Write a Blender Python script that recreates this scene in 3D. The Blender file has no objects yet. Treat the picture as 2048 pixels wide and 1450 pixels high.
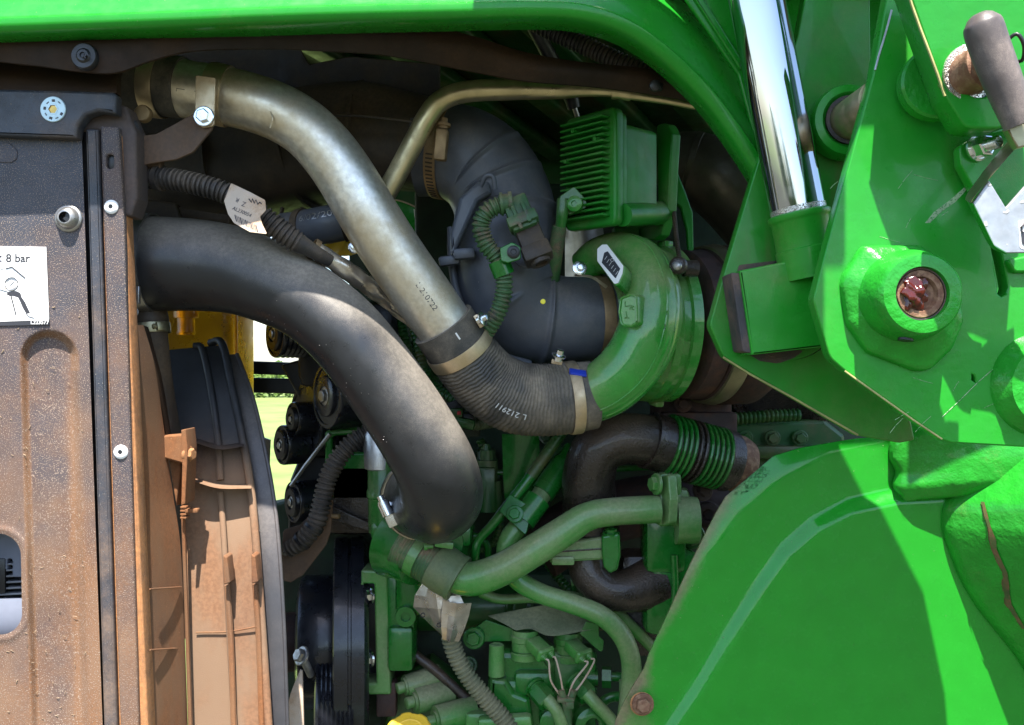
import bpy, bmesh, math, random
from math import sin, cos, pi, radians, sqrt
from mathutils import Vector as V, Matrix
random.seed(7)
SC = bpy.context.scene
COL = SC.collection

# ------------------------------------------------------------------ camera, light, exposure
D, ZC = 0.9, 1.35            # distance to the engine plane y=0, camera height
def s(y): return (D + y) / D / 2048.0            # metres per photo pixel at depth y
def P(px, py, y): return V(((px - 1024) * s(y), y, ZC - (py - 725) * s(y)))
cd = bpy.data.cameras.new("camera"); cam = bpy.data.objects.new("camera", cd); COL.objects.link(cam)
cam.location = (0, -D, ZC); cam.rotation_euler = (pi / 2, 0, 0)
cd.sensor_width = 36; cd.lens = 36 * D; cd.clip_start = .02; cd.clip_end = 3000
SC.camera = cam
ELEV = radians(66)
w = bpy.data.worlds.new("World"); SC.world = w; w.use_nodes = True
nt = w.node_tree; bg = nt.nodes["Background"]; sky = nt.nodes.new("ShaderNodeTexSky")
sky.sky_type = 'NISHITA'; sky.sun_disc = False; sky.sun_elevation = ELEV; sky.sun_rotation = radians(180)
sky.air_density = 1.0; sky.dust_density = 1.0
nt.links.new(sky.outputs[0], bg.inputs[0]); bg.inputs[1].default_value = .13
sl = bpy.data.lights.new("sun", 'SUN'); sl.energy = 5; sl.angle = radians(.5); sl.color = (1, .95, .88)
so = bpy.data.objects.new("sun", sl); COL.objects.link(so)
so.rotation_euler = (pi / 2 - ELEV, 0, 0)        # light travels down and away from the camera
SC.view_settings.view_transform = 'Standard'; SC.view_settings.look = 'None'
SC.view_settings.exposure = 1.72; SC.view_settings.gamma = 1
SC.cycles.max_bounces = 8; SC.cycles.diffuse_bounces = 5; SC.cycles.glossy_bounces = 5
try: SC.cycles.use_denoising = True
except Exception: pass

# ------------------------------------------------------------------ mesh helpers (verts, faces)
def merge(*gs):
    vs, fs = [], []
    for g in gs:
        b = len(vs); vs += g[0]; fs += [tuple(i + b for i in f) for f in g[1]]
    return vs, fs

def frame(ax, up=None):
    ax = V(ax).normalized()
    up = V(up) if up is not None else V((0, 0, 1))
    if abs(ax.dot(up.normalized())) > .98: up = V((1, 0, 0))
    a = up.cross(ax).normalized(); b = ax.cross(a).normalized()
    return a, b, ax

def lathe(o, ax, prof, n=32, up=None, close=False, rot=0.0):
    """prof: list of (distance along axis, radius) in metres"""
    a, b, c = frame(ax, up); o = V(o); vs, fs = [], []
    m = len(prof)
    for t, r in prof:
        r = max(r, 1e-6)
        for k in range(n):
            q = rot + 2 * pi * k / n
            vs.append(o + c * t + a * (r * cos(q)) + b * (r * sin(q)))
    for i in range(m if close else m - 1):
        j = (i + 1) % m
        for k in range(n):
            l = (k + 1) % n
            fs.append((i * n + k, i * n + l, j * n + l, j * n + k))
    return vs, fs

def lp(px, py, y, ax, prof, n=32, **kw):          # lathe with radii and distances in photo pixels at depth y
    q = s(y); return lathe(P(px, py, y), ax, [(t * q, r * q) for t, r in prof], n, **kw)

def cat(pts, sub):
    out = []; n = len(pts)
    for i in range(n - 1):
        p0, p1, p2, p3 = pts[max(i - 1, 0)], pts[i], pts[i + 1], pts[min(i + 2, n - 1)]
        if i == 0: p0 = [2 * a - b for a, b in zip(p1, p2)]
        if i == n - 2: p3 = [2 * a - b for a, b in zip(p2, p1)]
        for k in range(sub):
            t = k / sub
            out.append([.5 * (2 * b + (c - a) * t + (2 * a - 5 * b + 4 * c - d) * t * t + (3 * b - a - 3 * c + d) * t ** 3)
                        for a, b, c, d in zip(p0, p1, p2, p3)])
    out.append(list(pts[-1])); return out

class Path:
    """smooth centre line through photo points (px, py, depth, radius px)"""
    def __init__(self, pts, step=.004, sub=24, lin=False):
        w = []
        for q in pts:
            p = P(q[0], q[1], q[2]); w.append([p.x, p.y, p.z, (q[3] if len(q) > 3 else 10) * s(q[2])])
        d = w if lin else cat(w, sub)
        L = [0.0]
        for a, b in zip(d, d[1:]): L.append(L[-1] + (V(b[:3]) - V(a[:3])).length)
        self.L = L[-1]; n = max(3, int(self.L / step) + 1); self.n = n
        self.pos, self.r = [], []; j = 0
        for i in range(n):
            x = self.L * i / (n - 1)
            while j < len(L) - 2 and L[j + 1] < x: j += 1
            f = (x - L[j]) / max(L[j + 1] - L[j], 1e-9); f = min(max(f, 0), 1)
            a, b = d[j], d[j + 1]; q = [u + (v - u) * f for u, v in zip(a, b)]
            self.pos.append(V(q[:3])); self.r.append(q[3])
        self.tan = [(self.pos[min(i + 1, n - 1)] - self.pos[max(i - 1, 0)]).normalized() for i in range(n)]
        # parallel transported frame that starts facing the camera
        t = self.tan[0]; v = V((0, -1, 0)); v = v - t * v.dot(t)
        if v.length < .1: v = V((0, 0, 1)); v = v - t * v.dot(t)
        v.normalize(); self.nrm = []
        for i in range(n):
            t = self.tan[i]; v = (v - t * v.dot(t)).normalized(); self.nrm.append(v.copy())
    def at(self, f):
        x = f * (self.n - 1); i = min(int(x), self.n - 2); u = x - i
        return (self.pos[i].lerp(self.pos[i + 1], u), self.tan[i].lerp(self.tan[i + 1], u).normalized(),
                self.r[i] * (1 - u) + self.r[i + 1] * u, self.nrm[i].lerp(self.nrm[i + 1], u).normalized())
    def surf(self, f, th, h=0.0):
        p, t, r, n = self.at(f); b = t.cross(n)
        return p + (n * cos(th) + b * sin(th)) * (r + h)

def tube(path, n=24, fn=None, cap=True, f0=0.0, f1=1.0, flat=None):
    """skin of a Path; fn(distance, angle, length)->extra radius in metres"""
    vs, fs = [], []; i0 = int(round(f0 * (path.n - 1))); i1 = int(round(f1 * (path.n - 1)))
    idx = list(range(i0, i1 + 1))
    for i in idx:
        p, t, r, v = path.pos[i], path.tan[i], path.r[i], path.nrm[i]; b = t.cross(v)
        x = path.L * i / (path.n - 1)
        for k in range(n):
            th = 2 * pi * k / n; q = r + (fn(x, th, path.L) if fn else 0)
            vs.append(p + (v * cos(th) + b * sin(th)) * q)
    for i in range(len(idx) - 1):
        for k in range(n):
            l = (k + 1) % n; fs.append((i * n + k, i * n + l, (i + 1) * n + l, (i + 1) * n + k))
    if cap:
        fs.append(tuple(range(n - 1, -1, -1))); m = (len(idx) - 1) * n; fs.append(tuple(range(m, m + n)))
    return vs, fs

def corr(pitch, amp):                             # corrugated conduit profile
    return lambda x, th, L: amp * (1 if (x / pitch) % 1 < .55 else -1) * min(1, 4 * abs(sin(pi * x / pitch)))

def curve_mesh(c):
    o = bpy.data.objects.new("tmp", c); m = bpy.data.meshes.new_from_object(o)
    vs = [v.co.copy() for v in m.vertices]; fs = [tuple(p.vertices) for p in m.polygons]
    bpy.data.objects.remove(o); bpy.data.meshes.remove(m); bpy.data.curves.remove(c)
    return vs, fs

def fill2d(poly, thick, bev, holes=(), res=2):
    """flat polygon in (u,v) metres with thickness: front at w=0, back at w=-thick"""
    c = bpy.data.curves.new("tmp", 'CURVE'); c.dimensions = '2D'; c.fill_mode = 'BOTH'
    bev = min(bev, thick * .45); c.extrude = thick / 2 - bev; c.bevel_depth = bev; c.bevel_resolution = res; c.offset = -bev
    for pl in (poly, *holes):
        sp = c.splines.new('POLY'); sp.points.add(len(pl) - 1); sp.use_cyclic_u = True
        for q, (u, v) in zip(sp.points, pl): q.co = (u, v, 0, 1)
    vs, fs = curve_mesh(c)
    return [V((v.x, v.y, v.z - thick / 2)) for v in vs], fs

def rnd(poly, rad, seg=6):
    """round polygon corners; points are (x, y) or (x, y, radius)"""
    out = []; n = len(poly)
    for i in range(n):
        p = V(poly[i][:2]); r = poly[i][2] if len(poly[i]) > 2 else rad
        a = V(poly[i - 1][:2]) - p; b = V(poly[(i + 1) % n][:2]) - p
        la, lb = a.length, b.length
        if r <= 0 or la < 1e-9 or lb < 1e-9: out.append((p.x, p.y)); continue
        a.normalize(); b.normalize(); ang = a.angle(b)
        if ang > pi - .05: out.append((p.x, p.y)); continue
        d = min(r / math.tan(ang / 2), la * .48, lb * .48)
        s0, s1 = p + a * d, p + b * d
        for k in range(seg + 1):
            t = k / seg; q = s0 * (1 - t) ** 2 + p * 2 * t * (1 - t) + s1 * t * t; out.append((q.x, q.y))
    return out

def smooth2(pts, sub=6):                          # open photo polyline -> smooth
    return [tuple(q) for q in cat([list(p) for p in pts], sub)]

class Plane:
    """a plane in the world onto which photo points are carried: origin at photo point, normal towards the camera"""
    def __init__(self, px, py, y, n=(0, -1, 0)):
        self.o = P(px, py, y); self.n = V(n).normalized()
        self.ex = V((0, 0, 1)).cross(self.n); self.ex = self.ex.normalized() if self.ex.length > .05 else V((1, 0, 0))
        if self.ex.x < 0: self.ex = -self.ex
        self.ey = self.n.cross(self.ex)
        if self.ey.z < 0: self.ey = -self.ey
        self.q = s(y)
    def uv(self, px, py):
        c = V((0, -D, ZC)); d = P(px, py, 0) - c
        t = (self.o - c).dot(self.n) / d.dot(self.n); p = c + d * t - self.o
        return p.dot(self.ex), p.dot(self.ey)
    def w(self, u, v, h=0): return self.o + self.ex * u + self.ey * v + self.n * h
    def pt(self, px, py, h=0): return self.w(*self.uv(px, py), h)

def plate(poly, pl, thick, bev=.0008, holes=(), r=0, h=0.0, res=2, seg=6):
    """photo-pixel outline laid on a Plane (or at a depth), real thickness behind it"""
    if not isinstance(pl, Plane): pl = Plane(1024, 725, pl)
    f = lambda q: [pl.uv(*p[:2]) for p in q]
    poly = rnd(poly, r, seg)
    vs, fs = fill2d(f(poly), thick, bev, [f(rnd(hh, 0)) for hh in holes], res)
    flip = pl.ex.cross(pl.ey).dot(pl.n) < 0
    return [pl.w(v.x, v.y, v.z + h) for v in vs], ([f_[::-1] for f_ in fs] if flip else fs)

def circ(px, py, r, n=24, ry=None, a0=0):
    return [(px + r * cos(2 * pi * k / n + a0), py + (ry or r) * sin(2 * pi * k / n + a0)) for k in range(n)]

def box(o, ax, ay, az, bev=.001, seg=2):
    """bevelled box: centre o, half-extent vectors"""
    o, ax, ay, az = V(o), V(ax), V(ay), V(az)
    bm = bmesh.new(); lx, ly, lz = ax.length, ay.length, az.length
    for x in (-1, 1):
        for y in (-1, 1):
            for z in (-1, 1): bm.verts.new((x * lx, y * ly, z * lz))
    bmesh.ops.convex_hull(bm, input=bm.verts)
    bmesh.ops.dissolve_limit(bm, angle_limit=.01, verts=bm.verts, edges=bm.edges)
    if bev: bmesh.ops.bevel(bm, geom=list(bm.edges), offset=min(bev, .45 * min(lx, ly, lz) * 2), segments=seg, profile=.5, affect='EDGES')
    bm.verts.index_update(); ex, ey, ez = ax.normalized(), ay.normalized(), az.normalized()
    vs = [o + ex * v.co.x + ey * v.co.y + ez * v.co.z for v in bm.verts]
    fs = [tuple(v.index for v in f.verts) for f in bm.faces]; bm.free()
    if ex.cross(ey).dot(ez) < 0: fs = [f[::-1] for f in fs]
    return vs, fs

def bxp(px, py, y, wx, wz, wy, bev=.001, yaw=0, roll=0):   # box: front-face centre at photo point, size px (wx, wz) and depth px
    q = s(y); a = radians(yaw); b = radians(roll)
    ex, ey, ez = V((cos(a), sin(a), 0)), V((-sin(a), cos(a), 0)), V((0, 0, 1))
    ex, ez = ex * cos(b) + ez * sin(b), ez * cos(b) - ex * sin(b)
    return box(P(px, py, y) + ey * (wy * q / 2), ex * (wx * q / 2), ey * (wy * q / 2), ez * (wz * q / 2), bev)

def loft(A, B, nu=40, nv=10, bulge=0, thick=.003, shape=None):
    """sheet between two photo polylines (px,py,y); bulge pushes the middle towards the camera"""
    def rs(L, n):
        d = cat([list(P(*q)) for q in L], 12); acc = [0]
        for a, b in zip(d, d[1:]): acc.append(acc[-1] + (V(b) - V(a)).length)
        out = []; j = 0
        for i in range(n):
            x = acc[-1] * i / (n - 1)
            while j < len(acc) - 2 and acc[j + 1] < x: j += 1
            f = (x - acc[j]) / max(acc[j + 1] - acc[j], 1e-9); out.append(V(d[j]).lerp(V(d[j + 1]), min(f, 1)))
        return out
    a, b = rs(A, nu), rs(B, nu); vs, fs = [], []
    for side in (0, 1):
        for i in range(nu):
            for j in range(nv):
                v = j / (nv - 1); p = a[i].lerp(b[i], v)
                h = shape(i / (nu - 1), v) if shape else sin(pi * v)
                vs.append(p + V((0, -bulge * h + side * thick, 0)))
    N = nu * nv
    for i in range(nu - 1):
        for j in range(nv - 1):
            q = (i * nv + j, (i + 1) * nv + j, (i + 1) * nv + j + 1, i * nv + j + 1)
            fs.append(q); fs.append(tuple(N + k for k in q[::-1]))
    ring = [(i, 0) for i in range(nu)] + [(nu - 1, j) for j in range(1, nv)] + [(i, nv - 1) for i in range(nu - 2, -1, -1)] + [(0, j) for j in range(nv - 2, 0, -1)]
    for (i, j), (k, l) in zip(ring, ring[1:] + ring[:1]):
        fs.append((i * nv + j, N + i * nv + j, N + k * nv + l, k * nv + l))
    return vs, fs

def text(body, size, mapf, extr=.0002, shear=0, bold=0):
    c = bpy.data.curves.new("tmp", 'FONT'); c.body = body; c.size = size; c.extrude = extr / 2
    c.align_x = 'CENTER'; c.align_y = 'CENTER'; c.shear = shear; c.offset = bold * size; c.resolution_u = 3
    vs, fs = curve_mesh(c)
    return [mapf(v.x, v.y, v.z) for v in vs], fs

def text_on_path(body, size, path, f, th, flip=1, turn=0, lift=.0002, extr=.0003):
    """lettering wrapped round a tube; runs along the tube (turn=0) or around it (turn=1)"""
    def mp(u, v, w):
        if turn: u, v = v, u
        _, _, r, _ = path.at(f)
        return path.surf(min(max(f + flip * u / path.L, 0), 1), th + (-1 if not turn else 1) * flip * v / r, lift + w)
    return text(body, size, mp, extr)

def stroke(pts, r, n=6):                           # thin round stroke through world points
    vs, fs = [], []
    m = len(pts)
    for i, p in enumerate(pts):
        t = (pts[min(i + 1, m - 1)] - pts[max(i - 1, 0)]); a, b, _ = frame(t)
        for k in range(n): vs.append(p + a * (r * cos(2 * pi * k / n)) + b * (r * sin(2 * pi * k / n)))
    for i in range(m - 1):
        for k in range(n):
            l = (k + 1) % n; fs.append((i * n + k, i * n + l, (i + 1) * n + l, (i + 1) * n + k))
    fs.append(tuple(range(n - 1, -1, -1))); fs.append(tuple(range((m - 1) * n, m * n)))
    return vs, fs

# ------------------------------------------------------------------ objects
LOC = {}
def thing(name, label, catg, loc, group=None):
    o = bpy.data.objects.new(name, None); COL.objects.link(o); o.empty_display_size = .02
    o.location = loc; LOC[o] = V(loc); o['label'] = label; o['category'] = catg
    if group: o['group'] = group
    return o

def obj(name, g, m, parent=None, ang=38, label=None, kind=None):
    vs, fs = g
    if parent is None:
        lo = [min(v[i] for v in vs) for i in range(3)]; hi = [max(v[i] for v in vs) for i in range(3)]
        org = V(((lo[0] + hi[0]) / 2, (lo[1] + hi[1]) / 2, lo[2]))
    else: org = LOC[parent]
    me = bpy.data.meshes.new(name); me.from_pydata([tuple(V(v) - org) for v in vs], [], fs)
    me.validate(); bm = bmesh.new(); bm.from_mesh(me); bmesh.ops.recalc_face_normals(bm, faces=bm.faces); bm.to_mesh(me); bm.free()
    me.polygons.foreach_set("use_smooth", [True] * len(me.polygons)); me.set_sharp_from_angle(angle=radians(ang))
    me.materials.append(m); o = bpy.data.objects.new(name, me); COL.objects.link(o)
    if parent is None: o.location = org; LOC[o] = org
    else: o.parent = parent; LOC[o] = org
    if label: o['label'] = label
    if kind: o['kind'] = kind
    return o

def solo(name, label, catg, g, m, group=None, ang=38):
    o = obj(name, g, m, None, ang); o['label'] = label; o['category'] = catg
    if group: o['group'] = group
    return o

def hexhead(o, ax, r, h, washer=1.45, flange=True):
    g = lathe(o, ax, [(-.001, 0), (-.001, r * washer), (h * .18, r * washer), (h * .28, r * (washer - .12)), (h * .3, 0)], 28) if flange else ([], [])
    k = lathe(o, ax, [(0, 0), (0, r), (h * .86, r), (h, r * .84), (h, 0)], 6, rot=.3)
    return merge(g, k)

def bolt(px, py, y, r, m, parent, ax=(0, -1, 0), h=None, name="bolt", flange=True, washer=1.45):
    q = s(y); return obj(name, hexhead(P(px, py, y), ax, r * q, (h or r * .9) * q, washer, flange), m, parent, 25)

def band(path, f, w, m, parent, th=.0012, name="hose_clamp", lift=.0004, screw=None, sm=None, n=48):
    """steel hose clamp round a path; screw=(angle, size px) adds a worm housing"""
    p, t, r, nn = path.at(f); w *= .5; r += lift
    g = lathe(p, t, [(-w, r), (-w, r + th), (-w * .8, r + th * 1.25), (w * .8, r + th * 1.25), (w, r + th), (w, r)], n, close=True)
    o = obj(name, g, m, parent)
    if screw:
        a, k = screw; b = t.cross(nn); d = nn * cos(a) + b * sin(a); tg = t.cross(d)
        c = p + d * (r + k * .55)
        hs = merge(box(c, t * (w * .9), tg * (k * 1.3), d * (k * .6), k * .25),
                   lathe(c + tg * (k * 1.3), tg, [(0, k * .5), (k * .3, k * .5), (k * .3, k * .72), (k * .9, k * .72), (k, k * .6), (k, 0)], 16))
        obj("clamp_screw", hs, sm or m, o)
    return o
# ------------------------------------------------------------------ materials
TAN = (.30, .205, .115); ORG = (.43, .19, .07); BRN = (.16, .085, .04)
def mat(name, base, rough=.5, metal=0.0, coat=0.0, var=.12, vs=30, dust=None, da=.3, du=.0, ds=22, dsoft=.22, dz=None,
        grain=0.0, gs=900, lump=0.0, ls=60, speck=None, sa=.5, ss=900, second=None, s2=(.5, 14, .1), trans=0.0, spec=.5, attr=None, dust2=None):
    m = bpy.data.materials.new(name); m.use_nodes = True; n = m.node_tree; N = n.nodes; Lk = n.links.new
    b = N["Principled BSDF"]
    geo = N.new("ShaderNodeNewGeometry"); pos = geo.outputs["Position"]
    def noise(sc, det=4, rg=.55, stretch=None):
        t = N.new("ShaderNodeTexNoise"); t.inputs["Scale"].default_value = sc; t.inputs["Detail"].default_value = det; t.inputs["Roughness"].default_value = rg
        if stretch:
            mp = N.new("ShaderNodeMapping"); mp.inputs["Scale"].default_value = stretch; Lk(pos, mp.inputs[0]); Lk(mp.outputs[0], t.inputs["Vector"])
        else: Lk(pos, t.inputs["Vector"])
        return t.outputs["Fac"]
    def math_(op, a, c, cl=False):
        q = N.new("ShaderNodeMath"); q.operation = op; q.use_clamp = cl
        for i, v in enumerate((a, c)):
            if isinstance(v, (int, float)): q.inputs[i].default_value = v
            else: Lk(v, q.inputs[i])
        return q.outputs[0]
    def ramp(v, lo, hi, a=0.0, c=1.0):
        q = N.new("ShaderNodeMapRange"); q.interpolation_type = 'SMOOTHSTEP'
        for i, x in enumerate((None, lo, hi, a, c)):
            if x is not None: q.inputs[i].default_value = x
        Lk(v, q.inputs[0]); return q.outputs[0]
    def mix(f, a, c):
        q = N.new("ShaderNodeMix"); q.data_type = 'RGBA'
        if isinstance(f, (int, float)): q.inputs[0].default_value = f
        else: Lk(f, q.inputs[0])
        for i, v in ((6, a), (7, c)):
            if isinstance(v, tuple): q.inputs[i].default_value = (*v, 1)
            else: Lk(v, q.inputs[i])
        return q.outputs[2]
    def mixf(f, a, c):
        q = N.new("ShaderNodeMix"); q.data_type = 'FLOAT'; Lk(f, q.inputs[0])
        for i, v in ((2, a), (3, c)):
            if isinstance(v, (int, float)): q.inputs[i].default_value = v
            else: Lk(v, q.inputs[i])
        return q.outputs[0]
    col = mix(ramp(noise(vs, 5, .6), .3, .7), tuple(c * (1 - var) for c in base), tuple(min(1, c * (1 + var)) for c in base))
    rg, mt, ct = rough, metal, coat
    rgh = math_('ADD', ramp(noise(vs * 2.2, 5), .3, .7, -.07, .09), rough, True)
    if second:
        f = ramp(noise(s2[1], 7, .62, s2[3] if len(s2) > 3 else None), 1 - s2[0] - s2[2], 1 - s2[0] + s2[2]); col = mix(f, col, second)
    heights = []
    if dust:
        v = noise(ds, 8, .63)
        sep = N.new("ShaderNodeSeparateXYZ")
        if du: Lk(geo.outputs["Normal"], sep.inputs[0]); v = math_('ADD', v, math_('MULTIPLY', sep.outputs[2], du))
        if dz:                                     # thicker dust towards one height: (z, metres, gain)
            sp = N.new("ShaderNodeSeparateXYZ"); Lk(pos, sp.inputs[0]); v = math_('ADD', v, ramp(sp.outputs[2], dz[0] - dz[1], dz[0] + dz[1], dz[2], 0.0))
        if attr:
            at = N.new('ShaderNodeAttribute'); at.attribute_name = attr; v = math_('ADD', v, at.outputs['Fac'])
        fine = noise(1500, 2, .7)
        v = math_('ADD', v, math_('MULTIPLY', math_('SUBTRACT', fine, .5), .35))
        f = ramp(v, 1 - da - dsoft, 1 - da + dsoft)
        dcol = mix(ramp(noise(260, 4), .35, .65), tuple(c * .84 for c in dust), tuple(min(1, c * 1.12) for c in dust))
        if dust2: dcol = mix(ramp(noise(13, 5, .65, (1, 1, .35)), .4, .6), dcol, dust2)
        col = mix(f, col, dcol); rgh = mixf(f, rgh, .9 if not coat else .62)
        mt = math_('MULTIPLY', math_('SUBTRACT', 1.0, f), metal) if metal else 0.0
        if coat: ct = math_('MULTIPLY', math_('SUBTRACT', 1.0, math_('MULTIPLY', f, .55)), coat)
        heights.append((math_('MULTIPLY', f, fine), .00025))
    if speck:
        t = N.new("ShaderNodeTexNoise"); t.inputs["Scale"].default_value = ss; t.inputs["Detail"].default_value = 1; Lk(pos, t.inputs["Vector"])
        f = ramp(t.outputs["Fac"], 1 - sa - .04, 1 - sa + .04); col = mix(f, col, speck); rgh = mixf(f, rgh, .85); heights.append((f, .0004))
    Lk(col, b.inputs["Base Color"]); Lk(rgh, b.inputs["Roughness"])
    for k, v in (("Metallic", mt), ("Coat Weight", ct)):
        if isinstance(v, (int, float)): b.inputs[k].default_value = v
        else: Lk(v, b.inputs[k])
    b.inputs["Coat Roughness"].default_value = .06; b.inputs["Specular IOR Level"].default_value = spec
    if trans: b.inputs["Transmission Weight"].default_value = trans
    if grain: heights.append((noise(gs, 3), grain))
    if lump: heights.append((noise(ls, 3), lump))
    last = None
    for h, d in heights:
        q = N.new("ShaderNodeBump"); q.inputs["Distance"].default_value = d; q.inputs["Strength"].default_value = 1; Lk(h, q.inputs["Height"])
        if last: Lk(last, q.inputs["Normal"])
        last = q.outputs[0]
    if last: Lk(last, b.inputs["Normal"])
    m["b"] = b.name
    return m

GRN = (.012, .235, .015)
M = {}
M['gloss'] = mat("green_gloss_paint", GRN, .3, coat=.2, spec=.3, var=.05, lump=.00012, ls=40, dust=(.2, .24, .1), da=.1, ds=9, dsoft=.2, speck=(.2, .34, .12), sa=.215, ss=480)
M['loader'] = mat("green_loader_paint", (.014, .245, .017), .32, coat=.15, spec=.3, var=.06, second=(.05, .22, .03), s2=(.3, 26, .12, (1, 1, .12)), lump=.0004, ls=70, dust=(.2, .2, .07), da=.26, ds=7, dsoft=.22)
M['weld'] = mat("green_cast_paint", (.014, .24, .017), .32, coat=.2, spec=.3, var=.12, grain=.00015, gs=600, lump=.0016, ls=95, dust=(.26, .19, .085), da=.26, ds=12, dsoft=.15)
M['engine'] = mat("green_engine_paint", (.008, .13, .014), .26, coat=.4, spec=.35, var=.12, grain=.00004, gs=700, dust=(.17, .17, .085), da=.26, du=.14, ds=9, dsoft=.3)
M['dusty'] = mat("dusty_green_engine_paint", (.014, .22, .02), .24, coat=.5, spec=.35, var=.1, grain=.00004, gs=700, dust=(.27, .25, .15), da=.42, du=.14, ds=7, dsoft=.35)
M['turbo'] = mat("green_turbo_paint", (.018, .235, .024), .24, coat=.8, spec=.35, var=.12, lump=.0005, ls=120, grain=.00012, gs=700, dust=(.36, .29, .16), da=.33, du=.12, ds=6, dsoft=.3)
M['inner'] = mat("shade_darkened_inner_green", (.01, .085, .012), .4, coat=.2, var=.1, dust=BRN, da=.36, ds=12)  # engine green painted darker to deepen the shade inside the bay
M['blk'] = mat("black_rubber_hose", (.017, .018, .02), .33, var=.12, dust=(.33, .285, .23), da=.24, du=.42, ds=5, dsoft=.36, grain=.00004, gs=1600)  # upward dust also paints the sunlit top lighter than the shaded sides
M['elbow'] = mat("dusty_grey_rubber", (.06, .068, .085), .42, var=.15, dust=(.2, .17, .14), da=.24, du=.1, ds=10, dsoft=.35, speck=(.3, .28, .25), sa=.2, ss=600)
M['ribhose'] = mat("ribbed_rubber", (.028, .028, .027), .55, var=.2, dust=(.26, .21, .15), da=.4, du=.1, ds=20, dsoft=.3)
M['duct'] = mat("black_plastic_duct", (.02, .017, .015), .45, var=.2, spec=.4, dust=(.1, .066, .036), da=.42, du=.14, ds=10, dsoft=.3)
M['trim'] = mat("dusty_black_trim", (.014, .009, .006), .65, var=.2, spec=.25, dust=(.085, .04, .016), da=.34, ds=5, dsoft=.3)
M['cond'] = mat("black_conduit", (.016, .016, .018), .5, var=.2, dust=(.15, .11, .075), da=.4, du=.2, ds=24, dsoft=.3)
M['gcond'] = mat("overspray_green_conduit", (.03, .1, .03), .5, var=.2, second=(.012, .018, .012), s2=(.42, 60, .1), dust=TAN, da=.36, du=.14, ds=30)
M['panel'] = mat("dusty_slate_panel", (.038, .041, .054), .55, var=.15, dust=(.19, .09, .04), da=.32, ds=9, dsoft=.3, dz=(1.2, .32, .4), dust2=(.2, .11, .06), speck=(.33, .25, .19), sa=.385, ss=1000, grain=.00018, gs=900, attr='dust')
M['rail'] = mat("worn_slate_rail", (.03, .035, .046), .45, var=.2, dust=(.24, .15, .09), da=.3, ds=14, dsoft=.3, dz=(1.1, .3, .2), speck=(.2, .18, .16), sa=.3, ss=900)
M['seam'] = mat("orange_dust_seam", (.2, .1, .05), .9, var=.3, dust=ORG, da=.62, ds=40, speck=(.36, .2, .1), sa=.38, ss=1000)
M['shroud'] = mat("orange_dusty_plastic", (.045, .035, .03), .6, var=.2, dust=(.2, .077, .025), da=.37, dust2=(.19, .095, .043), ds=7, dsoft=.35, dz=(1.33, .1, .36), grain=.0002, gs=800, speck=(.34, .17, .075), sa=.3, ss=1100)
M['ring'] = mat("black_shroud_ring", (.016, .017, .02), .55, var=.2, dust=(.2, .1, .05), dust2=(.2, .125, .075), da=.22, ds=7, dsoft=.3, dz=(1.235, .07, .55), grain=.0001, gs=900)  # dusty below; upper ring left black as painted shade
M['fan'] = mat("satin_fan_rim", (.05, .05, .056), .36, metal=.3, var=.06, dust=(.2, .17, .15), da=.3, ds=5, dsoft=.4)
M['galv'] = mat("galvanised_pipe", (.78, .75, .68), .38, metal=.84, var=.16, vs=160, second=(.56, .46, .3), s2=(.5, 9, .22), dust=(.25, .16, .085), da=.27, du=.15, ds=9, dsoft=.22, grain=.00012, gs=700)
M['tubem'] = mat("olive_plated_tube", (.55, .47, .28), .34, metal=.9, var=.15, dust=(.2, .15, .08), da=.28, du=.16, ds=18)
M['clamp'] = mat("dusty_steel_band", (.58, .46, .3), .38, metal=.9, var=.15, dust=(.34, .22, .12), da=.38, ds=26)
M['bronze'] = mat("bronzed_band", (.33, .22, .11), .4, metal=.8, var=.2, dust=(.22, .14, .075), da=.42, ds=24)
M['zinc'] = mat("bright_zinc", (.75, .77, .8), .22, metal=1, var=.1, dust=(.3, .2, .12), da=.22, ds=60)
M['chrome'] = mat("chromed_rod", (.46, .48, .51), .07, metal=1, var=.03, vs=8)
M['chromed'] = mat("dusty_chrome_band", (.7, .7, .7), .3, metal=1, var=.1, speck=(.45, .4, .33), sa=.46, ss=900)
M['rust'] = mat("rusted_iron", (.034, .016, .013), .7, var=.3, second=(.075, .028, .016), s2=(.42, 40, .12), grain=.0004, gs=500)
M['rustpin'] = mat("bright_rust", (.15, .07, .038), .7, metal=.2, var=.3, second=(.26, .15, .085), s2=(.45, 160, .1), grain=.0005, gs=600)
M['cast'] = mat("brown_cast_iron", (.026, .019, .015), .27, metal=.2, coat=.3, var=.25, lump=.0012, ls=420, dust=(.13, .08, .05), da=.28, du=.16, ds=9, dsoft=.3)
M['vband'] = mat("heat_tinted_band", (.28, .25, .15), .38, metal=.8, var=.2)
M['exh'] = mat("dark_exhaust_steel", (.12, .1, .075), .38, metal=.7, var=.2, dust=(.1, .07, .045), da=.36, ds=12)
M['alu'] = mat("bare_aluminium", (.55, .55, .55), .4, metal=.9, var=.15, grain=.0002, gs=500, dust=(.2, .18, .13), da=.3, ds=20)
M['foil'] = mat("crumpled_foil", (.6, .55, .49), .33, metal=.85, var=.15, vs=40, second=(.34, .25, .16), s2=(.4, 25, .2), lump=.0008, ls=90)
M['black'] = mat("satin_black_plastic", (.012, .012, .014), .38, var=.2, dust=(.12, .1, .08), da=.24, ds=20)
M['pulley'] = mat("black_pulley_paint", (.012, .013, .018), .3, metal=.1, coat=.2, var=.15)
M['belt'] = mat("rubber_belt", (.012, .012, .013), .6, var=.2)
M['steel'] = mat("worn_steel", (.38, .37, .36), .35, metal=.9, var=.2, dust=(.2, .15, .1), da=.3, ds=40)
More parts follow.
